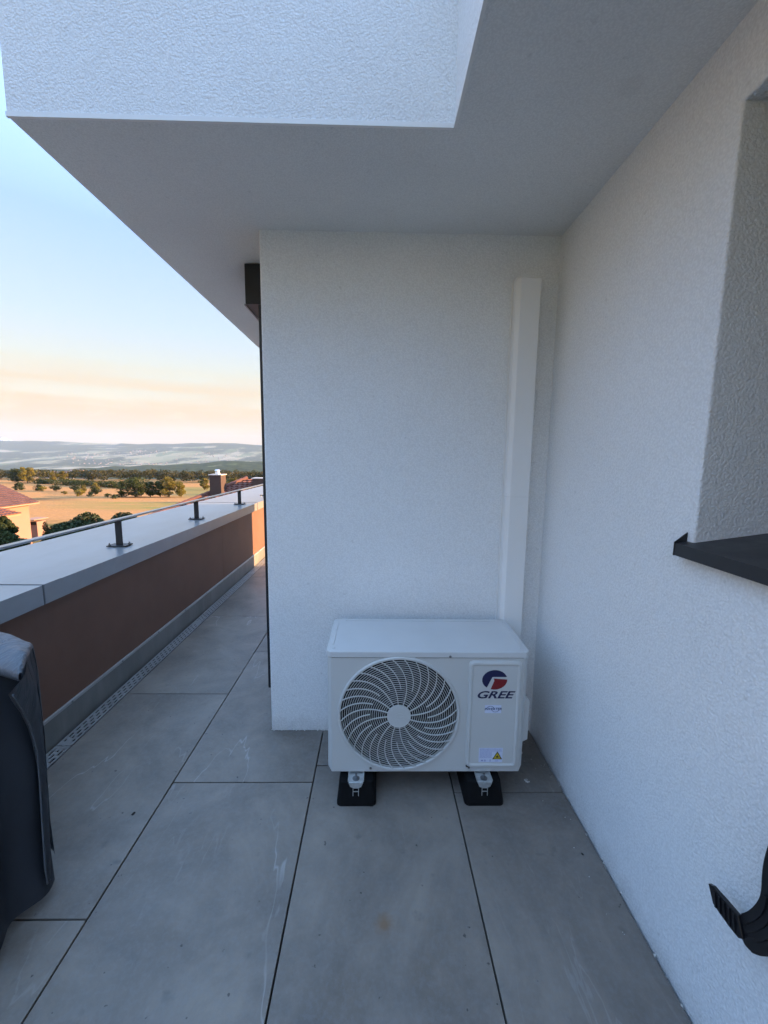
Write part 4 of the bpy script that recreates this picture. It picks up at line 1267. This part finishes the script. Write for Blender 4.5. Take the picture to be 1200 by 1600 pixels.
# the wood behind the field, one mass
def wood():
    rnd = random.Random(77); out = ([], [])
    for i in range(430):
        u = rnd.random()
        t = -.99 + .99 * u                       # slope x/y
        yb = 285 + 120 * rnd.random() + (12 if t < -.7 else 0)
        if -.775 < t < -.735: yb += 90
        x = t * yb; y = yb
        h = rnd.uniform(6.2, 8.6) * (1.0 if t > -.72 else .85)
        z = ground_z(x, y)
        w = rnd.uniform(3.2, 5.0)
        lobes = [((x + rnd.uniform(-1, 1) * w * .5, y + rnd.uniform(-1, 1) * w * .5, z + h * rnd.uniform(.35, .85)), (w * .6, w * .6, h * .22)) for _ in range(5)]
        leaf_cloud(rnd, 210, lobes, .52, out)
    me = cloud_mesh('wood', *out, M['leaf_wood'])
    kind(link(bpy.data.objects.new('wood', me)), 'stuff')
wood()
def hedge(name, pts, h, w, n, size, m, label):
    rnd = random.Random(len(pts) * 13 + int(h * 10)); out = ([], []); lobes = []
    for (x0, y0), (x1, y1) in zip(pts, pts[1:]):
        L = math.hypot(x1 - x0, y1 - y0); k = max(int(L / (w * .5)), 2)
        for i in range(k):
            t = i / k; x, y = x0 + (x1 - x0) * t + rnd.gauss(0, w * .12), y0 + (y1 - y0) * t + rnd.gauss(0, w * .12)
            hh_ = h * rnd.uniform(.75, 1.15)
            lobes.append(((x, y, ground_z(x, y) + hh_ * .5), (w * .6, w * .6, hh_ * .55)))
    leaf_cloud(rnd, n, lobes, size, out)
    o = link(bpy.data.objects.new(name, cloud_mesh(name, *out, m)))
    tag(o, label, 'hedge')
hedge('field_hedge', [(-188, 250), (-178, 246), (-165, 240), (-150, 234), (-136, 226)], 3.6, 5, 7000, .3, M['leaf_green'], 'long low hedgerow running across the upper field in front of the wood')
hedge('field_hedge', [(-212, 262), (-204, 259), (-197, 257)], 3.2, 4, 2200, .3, M['leaf_green'], 'short low hedge below the yellowing trees at the far field edge')
hedge('garden_hedge', [(-21.0, 27.0), (-19.2, 27.6), (-17.2, 28.6), (-15.2, 29.4), (-13.0, 30.6)], 3.25, 2.1, 34000, .10, M['leaf_dark'], 'dark garden hedge below the terrace in front of the stubble field')
# near garden conifer and shrub left of the peach wall
def near_bush(x, y, h, w, n, size, m, name, label, cat, seed):
    rnd = random.Random(seed); out = ([], []); lobes = []
    for i in range(18):
        t = (i + .5) / 18; q = w * .5 * (1 - t) ** .75
        for k in range(3):
            a = rnd.uniform(0, 6.28); lobes.append(((q * .7 * math.cos(a), q * .7 * math.sin(a), h * (.06 + .9 * t)), (max(q * .5, .12),) * 2 + (h * .06,)))
    leaf_cloud(rnd, n, lobes, size, out)
    t = thing(name, label, cat, (x, y, ground_z(x, y)))
    link(bpy.data.objects.new('crown', cloud_mesh('crown', *out, m)), t)
    bm = B(); cyl(bm, (0, 0), .09, 2, -.2, h * .5, 8, .04); obj('trunk', bm, M['bark'], t)
near_bush(-21.7, 24.2, 3.95, 3.4, 16000, .075, M['leaf_dark'], 'garden_conifer', 'dark bushy conifer in front of the peach house wall', 'tree', 4)
near_bush(-21.3, 26.6, 3.3, .8, 1100, .05, M['leaf_wood'], 'garden_sapling', 'thin reddish sapling rising in front of the peach wall', 'shrub', 6)
near_bush(-20.2, 22.0, 2.0, 2.8, 6000, .055, M['leaf_dark'], 'garden_shrub', 'low dark shrub just below the parapet at far left', 'shrub', 9)
# ground cover in the garden strip
hedge('garden_thicket', [(-19.0, 21.0), (-17.6, 22.8), (-15.5, 24.6), (-13.0, 26.5), (-10.5, 28.5)], 2.0, 2.4, 26000, .10, M['leaf_dark'], 'lower overgrown thicket nearest the parapet, in front of the garden hedge')

# ------------------------------------------------------------------ neighbouring houses
M['roof_tile'] = mat('clay_roof_tile', (.115, .060, .052), .8, var=.35, vscale=2.2, objrand=.05)
M['roof_tile2'] = mat('clay_roof_tile_red', (.15, .062, .045), .8, var=.3, vscale=3)
M['peach'] = mat('peach_render', (.27, .165, .135), .9, var=.04, vscale=.8)
M['chim'] = mat('chimney_cladding', (.060, .038, .032), .7, var=.15, vscale=3)
M['cap'] = mat('cap_concrete', (.50, .47, .43), .85)
M['alu'] = mat('cowl_metal', (.75, .76, .78), .3, .8)
M['wood'] = mat('verge_board', (.34, .20, .13), .75)
def tile_courses(p_eave0, p_eave1, p_top0, p_top1, n, m, parent, name='tile_courses', th=.09, wave=.30):
    """stepped, wavy courses of roof tiles between an eave line and a top line"""
    bm = B()
    e0, e1, t0, t1 = map(Vector, (p_eave0, p_eave1, p_top0, p_top1))
    nrm = (e1 - e0).cross(t0 - e0).normalized()
    if nrm.z < 0: nrm = -nrm
    for k in range(n):
        a, b_ = k / n, (k + 1.12) / n
        L0, L1 = lerp(e0, t0, a), lerp(e1, t1, a); U0, U1 = lerp(e0, t0, min(b_, 1)), lerp(e1, t1, min(b_, 1))
        W = (L1 - L0).length; c = max(int(W / wave) * 4, 4)
        lo, hi, un = [], [], []
        for i in range(c + 1):
            t = i / c; w = .035 * math.sin(2 * PI * i / 4 + .3)
            lo.append(bm.verts.new(lerp(L0, L1, t) + nrm * (th + w))); hi.append(bm.verts.new(lerp(U0, U1, t) + nrm * (.012 + w)))
            un.append(bm.verts.new(lerp(L0, L1, t) + nrm * .0))
        for i in range(c):
            bm.faces.new((lo[i], lo[i + 1], hi[i + 1], hi[i])); bm.faces.new((un[i], un[i + 1], lo[i + 1], lo[i]))
    o = obj(name, bm, m, parent, recalc=False); o['kind'] = 'stuff'
    return o
def inv(o, t): return at_parent(o, t)
# peach house at the left
hs_ = thing('peach_house', 'peach-coloured house with a brown tiled roof beyond the parapet at far left', 'house', (-36, 32, -7))
HX, HY0, HY1, HE = -31.75, 24.0, 38.0, -3.0
bm = B(); prism(bm, [(HX - 9, -9), (HX, -9), (HX, HE), (HX - 4.5, HE + 2.0), (HX - 9, HE)], 1, HY0, HY1); inv(obj('wall', bm, M['peach'], hs_), hs_)
bm = B(); prism(bm, [(HX + .55, HE - .28), (HX + .55, HE - .14), (HX - 4.5, HE + 2.30), (HX - 9.6, HE - .14), (HX - 9.6, HE - .28), (HX - 4.5, HE + 2.12)], 1, HY0 - .4, HY1 + .35)
rf = inv(obj('roof', bm, M['wood'], hs_), hs_)
inv(tile_courses((HX + .6, HY0 - .4, HE - .12), (HX + .6, HY1 + .38, HE - .12), (HX - 4.5, HY0 - .4, HE + 2.34), (HX - 4.5, HY1 + .38, HE + 2.34), 17, M['roof_tile'], rf), hs_)
bm = B(); cyl(bm, (HX + .62, HE - .20), .07, 1, HY0 - .4, HY1 + .4, 10); inv(obj('gutter', bm, M['wood'], rf), hs_)
bm = B(); box(bm, HX + .002, HX + .05, 33.2, 34.3, -5.6, -4.4); inv(obj('window', bm, M['glass'], hs_), hs_)
# porch in front
pr_ = thing('porch', 'small red-tiled porch roof in front of the peach house', 'porch', (-28.6, 29.5, -7))
bm = B(); prism(bm, [(-30.5, -9), (-27.3, -9), (-27.3, -3.30), (-30.5, -3.1)], 1, 28.0, 30.6); inv(obj('wall', bm, M['peach'], pr_), pr_)
bm = B(); prism(bm, [(-31.5, -2.0), (-26.55, -3.12), (-26.55, -3.24), (-31.5, -2.12)], 1, 27.6, 31.0); r2 = inv(obj('roof', bm, M['wood'], pr_), pr_)
inv(tile_courses((-26.5, 27.6, -3.10), (-26.5, 31.0, -3.10), (-31.5, 27.6, -1.98), (-31.5, 31.0, -1.98), 12, M['roof_tile2'], r2), pr_)
# shed behind the peach house
sh = thing('garden_shed', 'small open-fronted garden shed beside the peach house wall', 'shed', (-37.1, 45, ground_z(-37, 45)))
bm = B(); box(bm, -37.7, -36.75, 44.8, 46.0, -8.5, -6.0); box(bm, -37.7, -37.55, 44.4, 44.79, -8.5, -5.85); inv(obj('wall', bm, M['peach'], sh), sh)
bm = B(); prism(bm, [(-37.9, -5.68), (-36.6, -5.72), (-36.6, -5.79), (-37.9, -5.75)], 1, 44.3, 46.3); inv(obj('roof', bm, M['wood'], sh), sh)
bm = B(); box(bm, -37.5, -36.8, 44.78, 44.799, -6.35, -6.0); inv(obj('shade_panel', bm, M['dark_in'], sh), sh)  # dark sheet standing in for the shaded inside of the shed

# tiled roof beyond the parapet at right, with two chimneys
h2 = thing('red_roof_house', 'house with a red-brown hipped tile roof and clad chimneys just beyond the parapet', 'house', (-4, 24, -6.3))
RZ, EZ = -.12, -2.55
rA, rB = (-8.3, 26.5, RZ), (-1.0, 26.5, RZ)
eFL, eFR, eBL, eBR = (-13.2, 20.2, EZ), (3.5, 20.2, EZ), (-13.2, 32.8, EZ), (3.5, 32.8, EZ)
bm = B()
vv = [bm.verts.new(p) for p in (rA, rB, eFL, eFR, eBL, eBR)]
for f in ((2, 3, 1, 0), (4, 2, 0), (5, 4, 0, 1), (3, 5, 1), (2, 4, 5, 3)): bm.faces.new([vv[i] for i in f])
rf2 = inv(obj('roof', bm, M['wood'], h2), h2)
lift = Vector((0, 0, .02))
inv(tile_courses(eFL, eFR, rA, rB, 22, M['roof_tile2'], rf2, wave=.3), h2)
inv(tile_courses(eBL, eFL, rA, rA, 22, M['roof_tile2'], rf2, wave=.3), h2)
bm = B()
for k in range(24):
    p, q = lerp(Vector(eFL), Vector(rA), k / 24), lerp(Vector(eFL), Vector(rA), (k + 1.1) / 24)
    tube_path(bm, [p + Vector((0, 0, .07)), q + Vector((0, 0, .10))], .12, 8)
inv(obj('hip_tiles', bm, M['roof_tile2'], rf2), h2)
bm = B(); box(bm, -12.7, 3.0, 20.7, 32.3, -9, EZ + .02); inv(obj('wall', bm, M['peach'], h2), h2)
def chimney(x0, x1, y0, y1, z0, z1, cowl):
    bm = B(); box(bm, x0, x1, y0, y1, z0, z1); c = inv(obj('chimney', bm, M['chim'], rf2), h2)
    bm = B(); box(bm, x0 - .05, x1 + .05, y0 - .05, y1 + .05, z1 + .002, z1 + .06, .01, 1); inv(obj('chimney_cap', bm, M['cap'], rf2), h2)
    if cowl:
        xc, yc = (x0 + x1) / 2, (y0 + y1) / 2
        bm = B(); cyl(bm, (xc, yc), .15, 2, z1 + .062, z1 + .20, 16, .13); cyl(bm, (xc, yc), .10, 2, z1 + .2005, z1 + .26, 16)
        cyl(bm, (xc, yc), .16, 2, z1 + .261, z1 + .33, 16, .12); inv(obj('chimney_cowl', bm, M['alu'], rf2), h2)
chimney(-9.72, -9.06, 24.2, 25.0, -1.9, .215, True)
chimney(-7.55, -6.5, 25.2, 26.0, -1.0, -.02, False)

# distant villages: specks of houses in the valley and on the far slope
def village():
    rnd = random.Random(5); bm = B()
    def house(x, y, s):
        z = ground_z(x, y); w, d_, h = s * rnd.uniform(.8, 1.5), s * rnd.uniform(.8, 1.3), s * rnd.uniform(.5, .8)
        fs = len(bm.faces)
        box(bm, x - w / 2, x + w / 2, y - d_ / 2, y + d_ / 2, z - 4, z + h)
        bm.faces.ensure_lookup_table()
        A_ = [(x - w * .56, y - d_ * .56, z + h), (x + w * .56, y - d_ * .56, z + h), (x + w * .56, y + d_ * .56, z + h), (x - w * .56, y + d_ * .56, z + h)]
        a = [bm.verts.new(p) for p in A_]; r0, r1 = bm.verts.new((x - w * .56, y, z + h * 1.6)), bm.verts.new((x + w * .56, y, z + h * 1.6))
        for f in ((a[0], a[1], r1, r0), (a[2], a[3], r0, r1), (a[1], a[2], r1), (a[3], a[0], r0)):
            bm.faces.new(f).material_index = 1
    for i in range(150):
        t = rnd.gauss(-.745, .035); y = rnd.uniform(1900, 2350); house(t * y, y, rnd.uniform(9, 15))
    for i in range(260):
        c = rnd.choice([(-.62, 5600, .05), (-.52, 5200, .06), (-.40, 5300, .05), (-.33, 5000, .03), (-.45, 6800, .05), (-.36, 6400, .04), (-.58, 7000, .04), (-.70, 6300, .03)])
        t = rnd.gauss(c[0], c[2]); y = rnd.gauss(c[1], 330); house(t * y, y, rnd.uniform(7, 14))
    o = obj('distant_village', bm, [mat('village_wall', (.26, .25, .25), .9), mat('village_roof', (.30, .17, .13), .9)], recalc=False)
    kind(o, 'stuff')
village()
